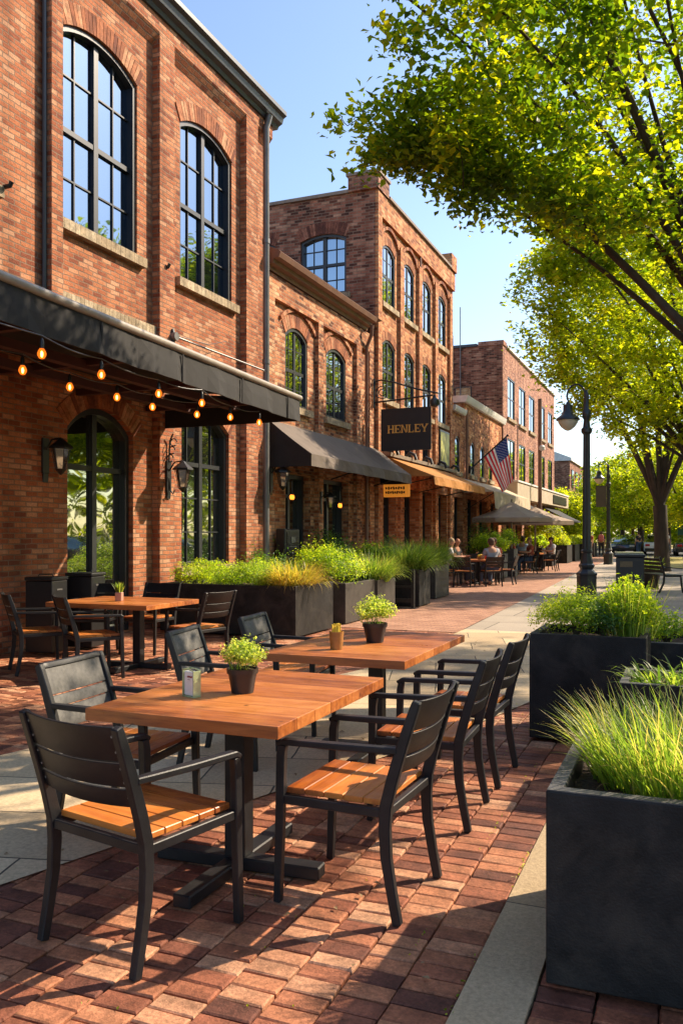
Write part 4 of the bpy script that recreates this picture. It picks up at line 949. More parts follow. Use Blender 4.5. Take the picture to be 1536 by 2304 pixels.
t=thing('hanging_sign','small orange shop sign with two dark lines of lettering under the taupe awning','sign',(-7.45,22.2,2.8))
M['orangesign']=emat('orange_sign_added_glow',(.75,.26,.03),.28)  # slight glow added to the panel colour to brighten it in the awning's shade
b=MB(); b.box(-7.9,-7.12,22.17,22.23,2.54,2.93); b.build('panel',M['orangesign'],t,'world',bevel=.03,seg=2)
b=MB()
for r_,z in((8,2.79),(9,2.67)):
    for i in range(r_): b.obox((-7.80+i*.58/r_,22.165,z),.045,.012,.06+.02*(i%2),0,0,.3*((i%3)-1))
b.build('lettering',M['iron'],t,'world')
t=thing('wall_poster','framed yellow green poster on the orange brick, right of the name sign','poster',(-7.9,28.4,4.4))
MB().box(-7.99,-7.86,27.85,29.05,3.85,5.1).build('frame',M['iron'],t,'world',bevel=.01)
M['poster']=pm('yellow_poster',(.48,.46,.12),.5,.6,3)
MB().box(-7.859,-7.85,27.93,28.97,3.93,5.02).build('print',M['poster'],t,'world')
t=thing('menu_board','black menu case standing against the brick left of the glazed doors','menu board',(-7.78,15.95,1.2),R(0))
b=MB(); b.box(-7.92,-7.70,15.62,16.32,.9,1.62); b.build('case',M['iron'],t,'world',bevel=.02)
MB().box(-7.71,-7.69,15.70,16.24,.97,1.56).build('face',M['signblack'],t,'world')
MB().box(-7.688,-7.68,15.88,16.08,1.33,1.45).box(-7.688,-7.68,15.82,16.14,1.24,1.26).build('emblem',M['pipe'],t,'world')
for y in(15.7,16.24): MB().box(-7.85,-7.78,y-.03,y+.03,0,.9).build('leg',M['iron'],t,'world')
# =================================================================== lanterns and bulbs
def lantern(x,y,z,label,lit,s=1.0,scroll=False,kind='drop'):
    t=thing('wall_lantern',label,'lantern',(x,y,z),0,'wall lanterns on the frontage')
    b=MB(); b.box(-.0,.03,-.05*s,.05*s,-.24*s,.14*s); b.prism([(0,-.24*s),(.03,-.24*s),(.02,-.34*s)],lambda a,c,tt:(a,tt,c),-.04*s,.04*s); b.build('back_plate',M['iron'],t,bevel=.004)
    ax=.22*s
    b=MB(); b.tube([(.03,0,.02),(.1*s,0,.12*s),(ax,0,.13*s)],.013,6)
    if scroll:
        for k in range(3):
            c0=(.06+.02*k,0,.22+.13*k); b.tube([(c0[0]+.06*math.cos(a),.02*(k-1),c0[2]+.06*math.sin(a)) for a in [q*.5 for q in range(12)]],.010,6)
        b.tube([(.03,0,-.1),(.05,0,-.3),(.1,0,-.36),(.13,0,-.30)],.012,6); b.tube([(.02,0,.1),(.04,0,.5),(.10,0,.62)],.014,6)
    b.build('arm',M['iron'],t)
    b=MB(); b.lathe([(.02*s,.13*s),(.05*s,.10*s),(.125*s,.04*s),(.13*s,.02*s),(.10*s,.02*s)],6,(ax,0,0)); b.build('cap',M['iron'],t)
    b=MB()
    for k in range(6):
        a=2*math.pi*(k+.5)/6; b.tube([(ax+.1*s*math.cos(a),.1*s*math.sin(a),.02*s),(ax+.055*s*math.cos(a),.055*s*math.sin(a),-.2*s)],.006,4)
    b.lathe([(.06*s,-.2*s),(.045*s,-.22*s),(.01*s,-.26*s)],6,(ax,0,0)); b.build('cage',M['iron'],t)
    b=MB(); b.lathe([(.088*s,.015*s),(.05*s,-.195*s)],6,(ax,0,0)); b.build('glass',M['lantern'] if lit else M['lanternglass'],t)
    return t
M['lanternglass']=glassmat('smoky_lantern_glass',.3,(.9,.8,.7),(.10,.07,.05))
lantern(XW+.0,8.95,2.62,'unlit six sided lantern on the brick left of the arched door',False,1.25)
lantern(XW+.15,11.62,2.52,'unlit lantern with iron scrollwork on the pier between door and window',False,1.3,True)
lantern(X2+.1,15.55,2.75,'black empty lantern under the near corner of the taupe awning',False,1.3)
lantern(X2+.1,18.12,2.35,'black lantern on the pier between the glazed doors',False,1.1)
M['warmglow']=M['lantern']
for (x,y,z,lab) in [(X2+.35,16.05,2.22,'amber glowing lamp hanging left of the glazed doors'),(X2+.45,18.45,2.12,'amber glowing lamp hanging before the second glazed door')]:
    t=thing('pendant_lamp',lab,'lamp',(x,y,z),0,'amber pendant lamps')
    MB().tube([(0,0,.16),(0,0,.4),(-.3,0,.45)],.012,6).build('stem',M['iron'],t)
    MB().lathe([(.03,.16),(.05,.13),(.03,.12)],10).build('cap',M['iron'],t)
    for dy in(-.055,.055): MB().ell((0,dy*.8,.07),.034,.034,.055).build('bulb',M['lantern'],t,smooth=True)
BU=[(-4.95,94,795),(0,228,842),(0,357,885),(0,454,906),(0,518,938),(0,583,950),(1,51,832),(1,157,870),(1,263,893),(1,343,915),(1,443,932)]
bp=[]
for k,u,v in BU:
    zz=3.03; D=(zz-H)*F/(1203-v); a=(u-768)/F; bp.append((D*(-SN+a*CS),D*(CS+a*SN),zz,k))
nm=['nearest','second','third','fourth','fifth','last']
for i,(x,y,z,k) in enumerate(bp):
    row='street side' if k!=1 else 'wall side'
    j=i if i<6 else i-6
    t=thing('string_light',('glowing amber globe bulb, %s of the %s row under the canopy'%(nm[j] if not(k==1 and j==4) else 'last',row)),'light bulb',(x,y,z),0,'string light bulbs under the canopy'); t.scale=(.86,.86,.9)
    MB().lathe([(.02,.045),(.022,.11),(.012,.14),(.003,.15)],12).build('socket',M['iron'],t,smooth=True)
    MB().lathe([(.006,-.052),(.026,-.045),(.042,-.018),(.044,.0),(.036,.022),(.021,.046)],16).build('globe',M['bulb'],t,smooth=True)
    MB().ell((0,0,-.006),.013,.013,.03,8,6).build('filament',M['fil'],t,smooth=True)
# the two cords
def cord(pts,label):
    q=[]
    for (x,y,z),(x2,y2,z2) in zip(pts,pts[1:]):
        for k in range(8):
            u=k/8; q.append((x+(x2-x)*u,y+(y2-y)*u,z+(z2-z)*u-.03*math.sin(math.pi*u)))
    q.append(pts[-1]); o=MB().tube(q,.007,6).build('light_cord',M['iron'],None,q[0]); setp(o,label,'cord',group='cords of the string lights')
f_=[(x,y,z+.15) for x,y,z,k in bp if k!=1]; b_=[(x,y,z+.15) for x,y,z,k in bp if k==1]
cord([(-4.9,3.5,3.2)]+f_,'thin black cord strung along the street side row of bulbs')
cord([(-6.3,3.5,3.2)]+b_+[f_[-2]],'thin black cord strung along the wall side row of bulbs')
# =================================================================== street lamps
def street_lamp(x,y,label,rz=0,banner=False):
    t=thing('street_lamp',label,'street lamp',(x,y,0),rz,'tall black street lamps')
    MB().lathe([(.25,0),(.25,.06),(.235,.08),(.235,.50),(.25,.52),(.25,.56),(.20,.60),(.15,.66),(.185,.72),(.19,.76),(.155,.80),(.13,.95),(.115,1.05),(.14,1.08),(.14,1.12),(.105,1.14)],8).build('base',M['lamppost'],t,bevel=.004)
    b=MB(); n=16; vs=[];fs=[]; zs=[1.14,1.2,3.6,3.95]; 
    for z,r in zip(zs,[.105,.103,.085,.082]):
        for k in range(32): a=2*math.pi*k/32; rr=r*(1 if k%2 else .90); vs.append((rr*math.cos(a),rr*math.sin(a),z))
    for i in range(3):
        for k in range(32): a=32*i+k; c=32*i+(k+1)%32; fs.append((a,c,c+32,a+32))
    b.add(vs,fs); b.lathe([(.09,3.95),(.13,4.0),(.13,4.08),(.09,4.12),(.07,4.3),(.10,4.36),(.10,4.52),(.06,4.58),(.05,4.85),(.06,4.9),(.035,4.98),(.01,5.04)],16); b.build('post',M['lamppost'],t,smooth=True)
    for s,full in ((-1,True),):
        b=MB(); pts=[(s*.06,0,4.55)]+[(s*(.26-.22*math.cos(a)),0,4.93+.26*math.sin(a)) for a in [R(q) for q in range(-10,181,14)]]+[(s*.48,0,4.86),(s*.44,0,4.79),(s*.46,0,4.74)]
        b.tube(pts,.024,8); b.tube([(s*.1,0,4.6),(s*.2,0,4.62),(s*.23,0,4.72),(s*.16,0,4.78)],.014,6); b.build('arm',M['lamppost'],t,smooth=True)
        c=(s*.46,0,0)
        b=MB(); b.lathe([(.025,4.78),(.045,4.76),(.05,4.72),(.11,4.70),(.115,4.66),(.12,4.55),(.16,4.46),(.27,4.38),(.285,4.35),(.285,4.32),(.24,4.32)],24,c); b.build('lamp_shade',M['lamppost'],t,smooth=True)
        b=MB(); b.lathe([(.245,4.318),(.235,4.26),(.17,4.16),(.07,4.08),(.01,4.06)],24,c); b.build('globe',M['globe'],t,smooth=True)
    if banner:
        MB().box(-.62,-.10,-.02,.02,2.9,3.95).build('banner',M['bannerm'],t,bevel=.005)
        MB().box(-.62,-.06,-.012,.012,3.952,3.98).build('banner_rail',M['iron'],t)
    return t
M['bannerm']=pm('dull_banner',(.09,.085,.07),.8,.15,3)
street_lamp(-2.33,21.3,'black cast iron street lamp with a bell shaded head, nearest of the lamps',R(-10))
street_lamp(-3.8,44.4,'further street lamp with a blank square plate on its post',R(-10),True)
t=thing('utility_pole','tall slim dark pole with a small white camera before the pink brick building','pole',(-7.05,43.5,0))
MB().tube([(0,0,0),(0,0,8.4)],.10,12).build('post',M['brownpipe'],t,smooth=True)
MB().lathe([(.05,0),(.16,.06),(.16,.2),(.08,.28)],10,(.12,-.1,5.75)).build('camera',M['whitecoping'],t,smooth=True)
# =================================================================== litter bins, bench
def bin_(x,y,label,top):
    t=thing('litter_bin',label,'litter bin',(x,y,0),R(4),'black litter bins')
    MB().box(-.34,.34,-.32,.32,.03,.92).build('body',M['iron'],t,bevel=.02,seg=2)
    MB().box(-.37,.37,-.35,.35,.925,1.0).build('lid',M[top],t,bevel=.025,seg=2)
    MB().box(-.24,.06,-.33,-.318,.68,.82).build('opening',M['brass'],t)
M['brass']=pm('dull_brass_panel',(.16,.11,.05),.5,.3,8); M['olive']=pm('olive_lid',(.20,.22,.12),.6,.2,6)
bin_(-1.43,22.9,'black square litter bin with a posting slot, nearest of the two','iron')
bin_(-1.60,25.6,'litter bin with an olive lid behind the nearest bin','olive')
t=thing('park_bench','black slatted bench with curved cast legs before the tree trunk','bench',(-.72,23.9,0),R(-62))
for i in range(5): MB().box(-.75,.75,-.22+i*.095,-.15+i*.095,.44,.465).build('seat_slat',M['iron'],t,bevel=.005)
for i in range(4): MB().obox((0,-.27-.022*i,.55+i*.1),1.5,.02,.075,0,R(-12)).build('back_slat',M['iron'],t,bevel=.005)
for s in(-.68,.68):
    MB().bar([(s,.26,0),(s,.22,.25),(s,.2,.43),(s,-.2,.43)],(1,0,0),.025,.02).build('leg',M['iron'],t,bevel=.004)
    MB().bar([(s,-.38,0),(s,-.26,.25),(s,-.235,.45),(s,-.36,.93)],(1,0,0),.025,.02).build('leg',M['iron'],t,bevel=.004)
    MB().bar([(s,.24,.62),(s,-.2,.66),(s,-.3,.64)],(1,0,0),.025,.014).build('armrest',M['iron'],t,bevel=.004)
t=thing('potted_plant','round black tub of pale grass between the bin and the bench','potted plant',(-1.05,25.0,0))
pot(t,.22,.3,.5,'blackpot'); rg=np.random.default_rng(14); d=rg.normal(size=(420,2)); blades('foliage','grass',t,np.concatenate([d*.09,np.full((420,1),.48)],1),d,.45,.018,rg,4,1.0,lean=.8)
# =================================================================== umbrellas
def umbrella(x,y,label,r=2.1,z=3.0):
    t=thing('patio_umbrella',label,'umbrella',(x,y,0),R(12),'taupe patio umbrellas')
    MB().tube([(0,0,.06),(0,0,z+.1)],.035,10).build('pole',M['trim'],t,smooth=True)
    MB().lathe([(.3,0),(.3,.05),(.06,.07),(.05,.3)],16).build('base',M['iron'],t)
    b=MB(); n=8; vs=[(0,0,z)];fs=[]
    for k in range(n):
        a=2*math.pi*k/n+.39; vs+=[(r*.5*math.cos(a),r*.5*math.sin(a),z-.36),(r*math.cos(a),r*math.sin(a),z-.62),(r*1.0*math.cos(a),r*1.0*math.sin(a),z-.78)]
    for k in range(n):
        a=1+3*k; c=1+3*((k+1)%n); fs+=[(0,a,c),(a,a+1,c+1,c),(a+1,a+2,c+2,c+1)]
    b.add(vs,fs); o=b.build('canopy',M['umb'],t); md=o.modifiers.new('s','SOLIDIFY'); md.thickness=.01
    for k in range(n):
        a=2*math.pi*k/n+.39; MB().tube([(0,0,z-.03),(r*.5*math.cos(a),r*.5*math.sin(a),z-.39),(r*math.cos(a),r*math.sin(a),z-.65)],.012,4).build('rib',M['iron'],t)
M['umb']=cloth('umbrella_cloth',(.44,.34,.26),.25)
umbrella(-6.3,32.3,'nearer taupe umbrella shading the second group of diners',1.6,2.75)
umbrella(-6.2,37.0,'farther taupe umbrella half hidden behind the first',1.7,2.7)
# =================================================================== flag
t=thing('flag','red and white striped flag with starred blue canton hanging from a slanted pole','flag',(XW,33.0,3.9))
P0=Vector((-8.0,32.6,4.05)); P1=Vector((-6.55,32.75,5.35)); 
MB().tube([P0,P1],.03,8).ell(P1,.05,.05,.05).build('pole',M['iron'],t,'world',smooth=True)
MB().obox(P0,.12,.2,.3).build('bracket',M['iron'],t,'world')
M['fred']=cloth('flag_red',(.70,.03,.05),.5,.05); M['fwhite']=cloth('flag_white',(.85,.82,.78),.5,.03); M['fblue']=cloth('flag_blue',(.04,.07,.26),.4,.05)
dirp=(P0-P1).normalized(); W_=1.15; L_=1.75
def fpt(s,l,off=0):
    # s 0..1 down the hoist along the pole from tip, l 0..1 along the fly (hangs down)
    p=P1+dirp*(.05+s*W_*(1-.45*l)); dz=-l*L_
    fold=.10*math.sin(s*9+l*1.5)*l+.05*math.sin(s*17)*l
    return (p.x+.24*l+.10*s*l,p.y+fold-off,p.z+dz)
b=MB(); ns,nl=39,30; 
for i in range(ns+1):
    for j in range(nl+1): b.v.append(fpt(i/ns,j/nl))
for i in range(ns):
    for j in range(nl):
        q=i*(nl+1)+j; b.f.append((q,q+nl+1,q+nl+2,q+1)); st=i//3
        b.mi.append(2 if (i<21 and j<12) else (0 if st%2==0 else 1))
o=b.build('cloth',[M['fred'],M['fwhite'],M['fblue']],t,'world',smooth=True)
b=MB()
for r_ in range(9):
    for c in range(6 if r_%2==0 else 5):
        s=(r_+1)/10*21/39; l=((c+.5+(0 if r_%2==0 else .5))/6)*12/30; x,y,z=fpt(s,l,.012)
        pts=[]
        for k in range(10):
            a=math.pi*k/5; rr=.028 if k%2==0 else .012; pts.append((x+rr*math.sin(a),y,z+rr*math.cos(a)))
        b.add(pts,[tuple(range(10))])
o=b.build('stars',M['fwhite'],t,'world'); o['kind']='stuff'
# =================================================================== planting
def hedge(label,x0,x1,y0,y1,z,h,mat,n,size,seed,cat='shrub',group=None,name='hedge'):
    t=thing(name,label,cat,((x0+x1)/2,(y0+y1)/2,z),0,group); rg=np.random.default_rng(seed)
    P=np.stack([rg.uniform(x0,x1,n),rg.uniform(y0,y1,n),np.zeros(n)],1); hh=h*(.72+.22*np.sin(P[:,0]*7.1+seed)+.14*np.sin(P[:,1]*9.3)+.1*np.sin(P[:,0]*17))
    P[:,2]=hh*rg.uniform(0,1,n)**.45; P-=np.array([(x0+x1)/2,(y0+y1)/2,0]); out=P.copy(); out[:,2]*=3
    leaves('foliage',mat,t,P,size,rg,.4,.5,out=out); return t
def shrub(label,c,rad,n,size,mat,seed,clumps=26,name='shrub',cat='shrub',group=None,spikes=0,spikemat='grassG',spikeh=.3):
    t=thing(name,label,cat,c,0,group); leafcloud('foliage',mat,t,(0,0,rad[2]*.75),rad,n,size,seed,clumps=clumps,zmin=-.02)
    rg=np.random.default_rng(seed+1); b=MB()
    for i in range(9):
        a=rg.uniform(0,6.28); e=rg.uniform(.2,.8); b.tube([(0,0,-.02),(rad[0]*.3*e*math.cos(a),rad[1]*.3*e*math.sin(a),rad[2]*.5),(rad[0]*e*math.cos(a),rad[1]*e*math.sin(a),rad[2]*1.1)],[.012,.008,.003],5)
    b.build('stems',M['bark'],t)
    if spikes:
        d=rg.normal(size=(spikes,2)); blades('spikes',spikemat,t,np.concatenate([d*np.array([rad[0]*.3,rad[1]*.3]),np.full((spikes,1),rad[2]*.3)],1),d,spikeh,.012,rg,4,.4,lean=.6)
    return t
def tuft(label,c,rad,n,length,width,mat,seed,droop=1.4,lean=.9,cat='ornamental grass',name='ornamental_grass',group=None,dead=0,seg=6):
    t=thing(name,label,cat,c,0,group); rg=np.random.default_rng(seed); d=rg.normal(size=(n,2)); d/=np.maximum(1,np.linalg.norm(d,axis=1)[:,None]); 
    pos=d*np.array(rad)+rg.normal(size=(n,2))*.015; dd=d+rg.normal(size=(n,2))*.5
    blades('blades',mat,t,np.concatenate([pos,np.full((n,1),-.02)],1),dd,length,width,rg,seg,droop,lean=lean)
    if dead:
        d=rg.normal(size=(dead,2))*.42; blades('dead_blades','straw',t,np.concatenate([d*np.array(rad),np.full((dead,1),-.01)],1),d,length*.5,width*.8,rg,7,2.2,lean=.8)
    return t
# right side planters
tuft('tall lime ornamental grass spilling over the near charcoal planter',(.07,3.27,.60),(.36,.25),2100,.365,.0072,'grass',11,droop=1.05,lean=.64,dead=200,seg=7)
shrub('round leafy shrub with yellow flecks filling the left of the tall planter',(-.80,6.56,.74),(.29,.25,.19),9000,.021,'leafG',12,90)
shrub('dark round shrub merging with the flecked one in the tall planter',(-.60,6.6,.74),(.24,.25,.18),6500,.021,'leafD',13,70)
t=thing('shrub','feathery upright rosemary like shrub rising at the right of the tall planter','shrub',(-.42,6.58,.74))
herb(t,(0,0,0),.24,.41,5200,.03,'leafG',15,70); rg=np.random.default_rng(77); dd_=rg.normal(size=(260,2)); blades('shoots','grass',t,np.concatenate([dd_*.07,np.full((260,1),0)],1),dd_,.45,.008,rg,5,.35,lean=.45)
leafy=tuft('straggly variegated rosettes with brown runners in the low planter',(.05,5.42,.59),(.33,.18),420,.24,.022,'grass',16,droop=2.4,lean=1.2,dead=120,cat='plant',name='trailing_plant')
shrub('small green plant behind the straggly planter',(-.18,7.4,.62),(.3,.3,.14),1600,.035,'leafG',17,16)
# long planter
hedge('low lime green hedge along the long dark planter',-7.45,-5.72,11.05,12.25,.70,.40,'leafG',15000,.034,21)
tuft('golden brown grass drooping over the end of the long dark planter',(-5.5,11.5,.73),(.22,.40),1300,.50,.013,'grassO',22,droop=2.0,lean=1.0)
tuft('green grass tuft inside the hedge of the long planter',(-5.95,11.75,.73),(.3,.3),900,.45,.011,'grass',122,droop=1.2,lean=.8)
shrub('rounded lime shrub in the boxy planter',(-5.85,13.5,.66),(.62,.52,.38),9000,.04,'leafG',23,40)
tuft('trailing green grass in the plain grey planter',(-5.6,14.9,.64),(.35,.35),2200,.66,.012,'grass',24,droop=1.9,lean=.9)
tuft('bright green arching grass in the planter with the rail stand',(-5.6,17.1,.74),(.4,.3),2400,.75,.014,'grass',25,droop=2.0,lean=.9)
shrub('yellow green shrub left of the arching grass',(-6.3,16.9,.72),(.5,.4,.36),4500,.045,'leafG',26,26)
tuft('shaggy green grass draped over the planter before the diners',(-5.95,19.5,.74),(.45,.5),2600,.8,.016,'grass',27,droop=2.1,lean=.9)
shrub('dark conifer like shrub in front of the second glazed door',(-7.35,17.3,.0),(.55,.5,.95),6000,.055,'leafD',28,30,spikes=300,spikemat='grassG',spikeh=1.15)
shrub('blue green low shrub behind the golden grass',(-7.1,15.9,.0),(.6,.6,.70),4500,.05,'leafD',29,24)
shrub('loose green shrub at the foot of the grey downspout',(-7.4,14.2,.0),(.55,.5,.75),3500,.045,'leafD',30,22,spikes=250,spikeh=.95)
shrub('green shrub at the corner of the orange brick building',(-7.2,20.6,.0),(.6,.6,.85),5000,.06,'leafD',31,26,spikes=300,spikeh=1.2)
shrub('pair of rounded pale shrubs in the planter right of the first diners',(-6.3,28.6,.82),(.55,.6,.45),5000,.06,'leafG',32,16)
shrub('leafy plant in the tall slim planter',(-6.1,30.25,.97),(.45,.45,.45),3000,.07,'leafG',33,18)
shrub('dark cone shaped bush between the two groups of diners',(-7.0,31.0,.0),(.7,.7,1.15),6000,.07,'leafD',34,30)
shrub('round yellow green bush below the short black awning',(-6.4,41.0,.86),(.85,.85,.95),6000,.10,'leafB',35,26)
shrub('low bush in the planter after the second diners',(-6.4,38.7,.86),(.5,.5,.35),2600,.08,'leafG',36,14)
for i in range(5): hedge(['first','second','third','fourth','last'][i]+' clipped hedge block of the far planters',-6.95,-5.95,45.05+i*3.3,46.95+i*3.3,.9,.55,'leafB',2600,.10,40+i,group='clipped hedges in the far planters',name='clipped_hedge')
# =================================================================== trees
def tree(name,label,base,fork,limbs,crown,rad,nleaf,lsize,seed,mat='leafA',r0=.2,group=None,ntip=500,sig=.17,bot=-.75,dens=None,tipl=.9,extra=()):
    rg=np.random.default_rng(seed); t=thing(name,label,'tree',base,0,group)
    base=np.array(base,float); fork=np.array(fork,float)-base; crown=np.array(crown,float)-base; rad=np.array(rad,float)
    w=MB(); w.tube([(0,0,-.1),(0,0,.08),(fork[0]*.2,fork[1]*.2,fork[2]*.35),(fork[0]*.6,fork[1]*.6,fork[2]*.75),tuple(fork)],[r0*1.5,r0*1.15,r0,r0*.92,r0*.95],12)
    def curve(a,b,n,sag,j):
        a=np.array(a);b=np.array(b);L=np.linalg.norm(b-a); off=rg.normal(size=3)*j*L
        return [a+(b-a)*(i/n)+off*math.sin(math.pi*i/n)*.5+np.array([0,0,sag*L*math.sin(math.pi*i/n)]) for i in range(n+1)]
    nodes=[];nr=[]
    for li in limbs:
        end=np.array(li[:3],float)-base; lr=li[3] if len(li)>3 else r0*.5
        P=curve(fork-np.array([0,0,lr*.6]),end,12,.08,.06); rr=[max(.012,lr*(1-.9*k/12)) for k in range(13)]; w.tube([tuple(p) for p in P],rr,8)
        nodes+=P[3:]; nr+=rr[3:]
    tips=[]
    while len(tips)<ntip:
        q=rg.uniform(-1,1,3); r2=q@q
        if r2>1 or r2<rg.uniform(0,.5) or q[2]<bot: continue
        p=crown+q*rad*(1+.10*math.sin(q[0]*7+seed)*math.cos(q[1]*6+q[2]*5))
        if dens and rg.uniform()>dens(p+base): continue
        tips.append(p)
    for c_,r_,k_ in extra:
        for _ in range(k_):
            q=rg.normal(size=3); q/=np.linalg.norm(q); tips.append(np.array(c_)-base+q*np.array(r_)*rg.uniform(.2,1))
    ca=crown*.0+fork; tips.sort(key=lambda p:np.linalg.norm(p-ca)); A=[]; per=max(1,nleaf//ntip)
    NA=np.array(nodes); 
    for p in tips:
        dd=NA-p; sc=np.linalg.norm(dd,axis=1)+.25*np.linalg.norm(NA-fork,axis=1)
        k=int(np.argmin(sc)); a=NA[k]; L=np.linalg.norm(p-a); n=max(3,min(7,int(L/.22)))
        S=curve(a,p,n,.04,.12); r1=min(nr[k]*.75,.008+L*.014); rr=[max(.004,r1*(1-.8*q/n)) for q in range(n+1)]
        w.tube([tuple(x) for x in S],rr,5,False); NA=np.concatenate([NA,np.array(S[1:])]); nr+=rr[1:]
        m=per; Sa=np.array(S); lo=max(0,n-max(2,int(tipl/ (L/n+1e-6)))); u=rg.uniform(lo,n,m); kk=np.minimum(n-1,u.astype(int)); x=Sa[kk]+(Sa[kk+1]-Sa[kk])*(u-kk)[:,None]
        A.append(x+rg.normal(size=(m,3))*sig*np.array([1,1,.55]))
    w.build('trunk',M['bark'],t,smooth=True)
    leaves('crown',mat,t,np.concatenate(A),lsize,rg,.9,.62)
    return t
GT2='street trees along the walk'
# nearest tree: trunk just outside the right edge, limbs reach over the walk
fk=(.75,9.6,2.7)
lim=[(-2.5,7.4,5.6,.06),(-2.3,7.0,6.2,.055),(-1.6,6.6,5.9,.05),(-.9,6.3,6.5,.05),(-.2,6.4,5.6,.05),(.2,6.3,7.2,.055),(-1.3,6.6,6.9,.075),(-.4,8.0,8.9,.08),(-1.6,9.3,7.8,.08),(-.9,8.3,5.0,.05),(-1.9,8.6,5.0,.05),(.3,6.2,7.6,.08),(1.6,7.2,8.5,.08),(2.8,9.5,7,.08),(2.2,12,7.5,.08),(-.2,11.5,7.5,.08),(.0,8.0,7.2,.07),(-.5,7.3,5.9,.06)]
tree('street_tree','nearest spreading tree whose dark limbs reach over the walk from the right edge',(.9,9.8,0),fk,lim,(.25,8.4,6.9),(3.6,3.1,2.95),44000,.086,5,'leafA',.19,GT2,ntip=600,sig=.135,bot=-.97,dens=lambda p:(0 if (p[0]<-2.3-(6.3-min(p[2],6.3))*1.1) or p[0]<-3.2 else 1) if p[0]<.3 else .08,extra=[((-2.3,7.6,5.25),(.95,.7,.55),52),((-1.5,7.5,4.75),(.8,.7,.45),26),((-.9,7.4,4.4),(.7,.6,.35),16)])
# second tree, mid distance
fk=(.4,24.9,3.2)
lim=[(-3.6,23.3,7.6,.09),(-3.9,24.2,6.0,.07),(-2.7,23,9.2,.09),(-1.2,24.5,10.6,.1),(-2.0,25.5,8,.09),(-2.2,23.8,5.6,.07),(-3,24.5,5.2,.06),(.5,23,9,.1),(2.4,24.5,8.5,.1),(.5,26.5,9,.1),(-.8,23,6.6,.07),(.3,22.6,6,.07)]
tree('street_tree','second tree, its yellow green crown behind the nearest one at the right edge',(.6,25.1,0),fk,lim,(-.6,24.5,7.6),(4.4,2.3,3.7),30000,.15,6,'leafB',.2,GT2,ntip=460,sig=.22,bot=-.97,dens=lambda p:(1 if p[0]<.3 else .2) if p[0]>-3.7 else .4,extra=[((-3.1,23.7,8.9),(1.4,1.0,1.1),45),((-2.0,23.5,10.2),(1.4,1.0,.9),35)])
# third tree, visible forked trunk behind the bench
fk=(-1.15,37,2.7)
lim=[(-1.9,36.6,8.3,.17),(-.2,37.3,8.3,.19),(-3.4,36.5,7.6,.12),(1.4,37,9.5,.14),(-3.6,37,10.4,.12),(-1.8,38.5,12,.12),(-2.0,35.5,7.0,.09),(1.8,36,8.6,.12),(-4.4,37.5,8.7,.1),(-1.5,35.3,9.6,.1),(.4,36,7.0,.08)]
tree('street_tree','third tree with a stout forked trunk standing behind the bench',(-1.06,37,0),fk,lim,(-1.2,37,9.8),(4.6,4.2,4.3),42000,.17,8,'leafB',.29,GT2,ntip=420,sig=.28,bot=-.9,tipl=1.4)
# prototype far tree
def fartree(name,label,base,h,r,seed,mat,n,ls,group):
    x,y,z=base; fk=(x,y,h*.3); rg=random.Random(seed)
    lim=[(x+r*.6*math.cos(a),y+r*.6*math.sin(a),h*rg.uniform(.5,.85),.09) for a in [i*1.05+rg.uniform(-.3,.3) for i in range(6)]]+[(x,y,h*.88,.1)]
    return tree(name,label,base,fk,lim,(x,y,h*.62),(r,r,h*.38),n,ls,seed,mat,.2,group,ntip=160,sig=r*.11,bot=-.97,tipl=r*.4)
GF='trees far down the street'
p1=fartree('street_tree','light green young tree at the far end of the pink brick building',(-8.4,60.5,0),5.0,1.9,51,'leafB',12000,.17,GF)
p2=fartree('street_tree','fourth street tree, slender trunk beyond the stout forked one',(-3.4,66,0),8.2,3.6,52,'leafB',16000,.24,GF)
far=[(-5.2,74,1.0,'fifth street tree by the parked cars'),(-1.6,72,1.05,'tree over the white parked car'),(-.2,56,.95,'tree on the verge right behind the stout trunk'),(-9.8,80,.55,'tree before the distant pale roofed building'),(-6.6,94,.95,'pale tree closing the vista, left of the middle'),(-3.5,98,1.25,'pale tree closing the vista in the middle'),(1.5,95,1.3,'pale tree closing the vista at the right'),(4.5,70,1.25,'tree at the extreme right beyond the cars'),(-5.6,112,1.5,'farthest pale tree behind the vista'),(-.5,116,1.6,'farthest pale tree at the right of the vista'),(-7,118,1.1,'farthest pale tree left of the vista')]
for i,(x,y,s,lab) in enumerate(far): copytree(p2,(x,y,0),i*1.3,s,label=lab,group=GF)
# across the street: what the windows mirror
GA='trees across the street'
p3=fartree('street_tree','broad tree across the street mirrored in the windows',(13,22,0),17.0,4.9,53,'leafB',20000,.30,GA)
for i,(x,y,s) in enumerate([(13.5,33,1.05),(12.5,43,.95),(14,12,.9),(14,54,1.1),(18.5,28,1.1),(18.5,39,1.15),(19,50,1.1),(18.5,17,1.05)]): copytree(p3,(x,y,0),i*1.7,s,group=GA)
for o in [p3]+[x for x in bpy.data.objects if x.get('group')==GA]: o['label']='broad tree across the street, seen mirrored in the windows'
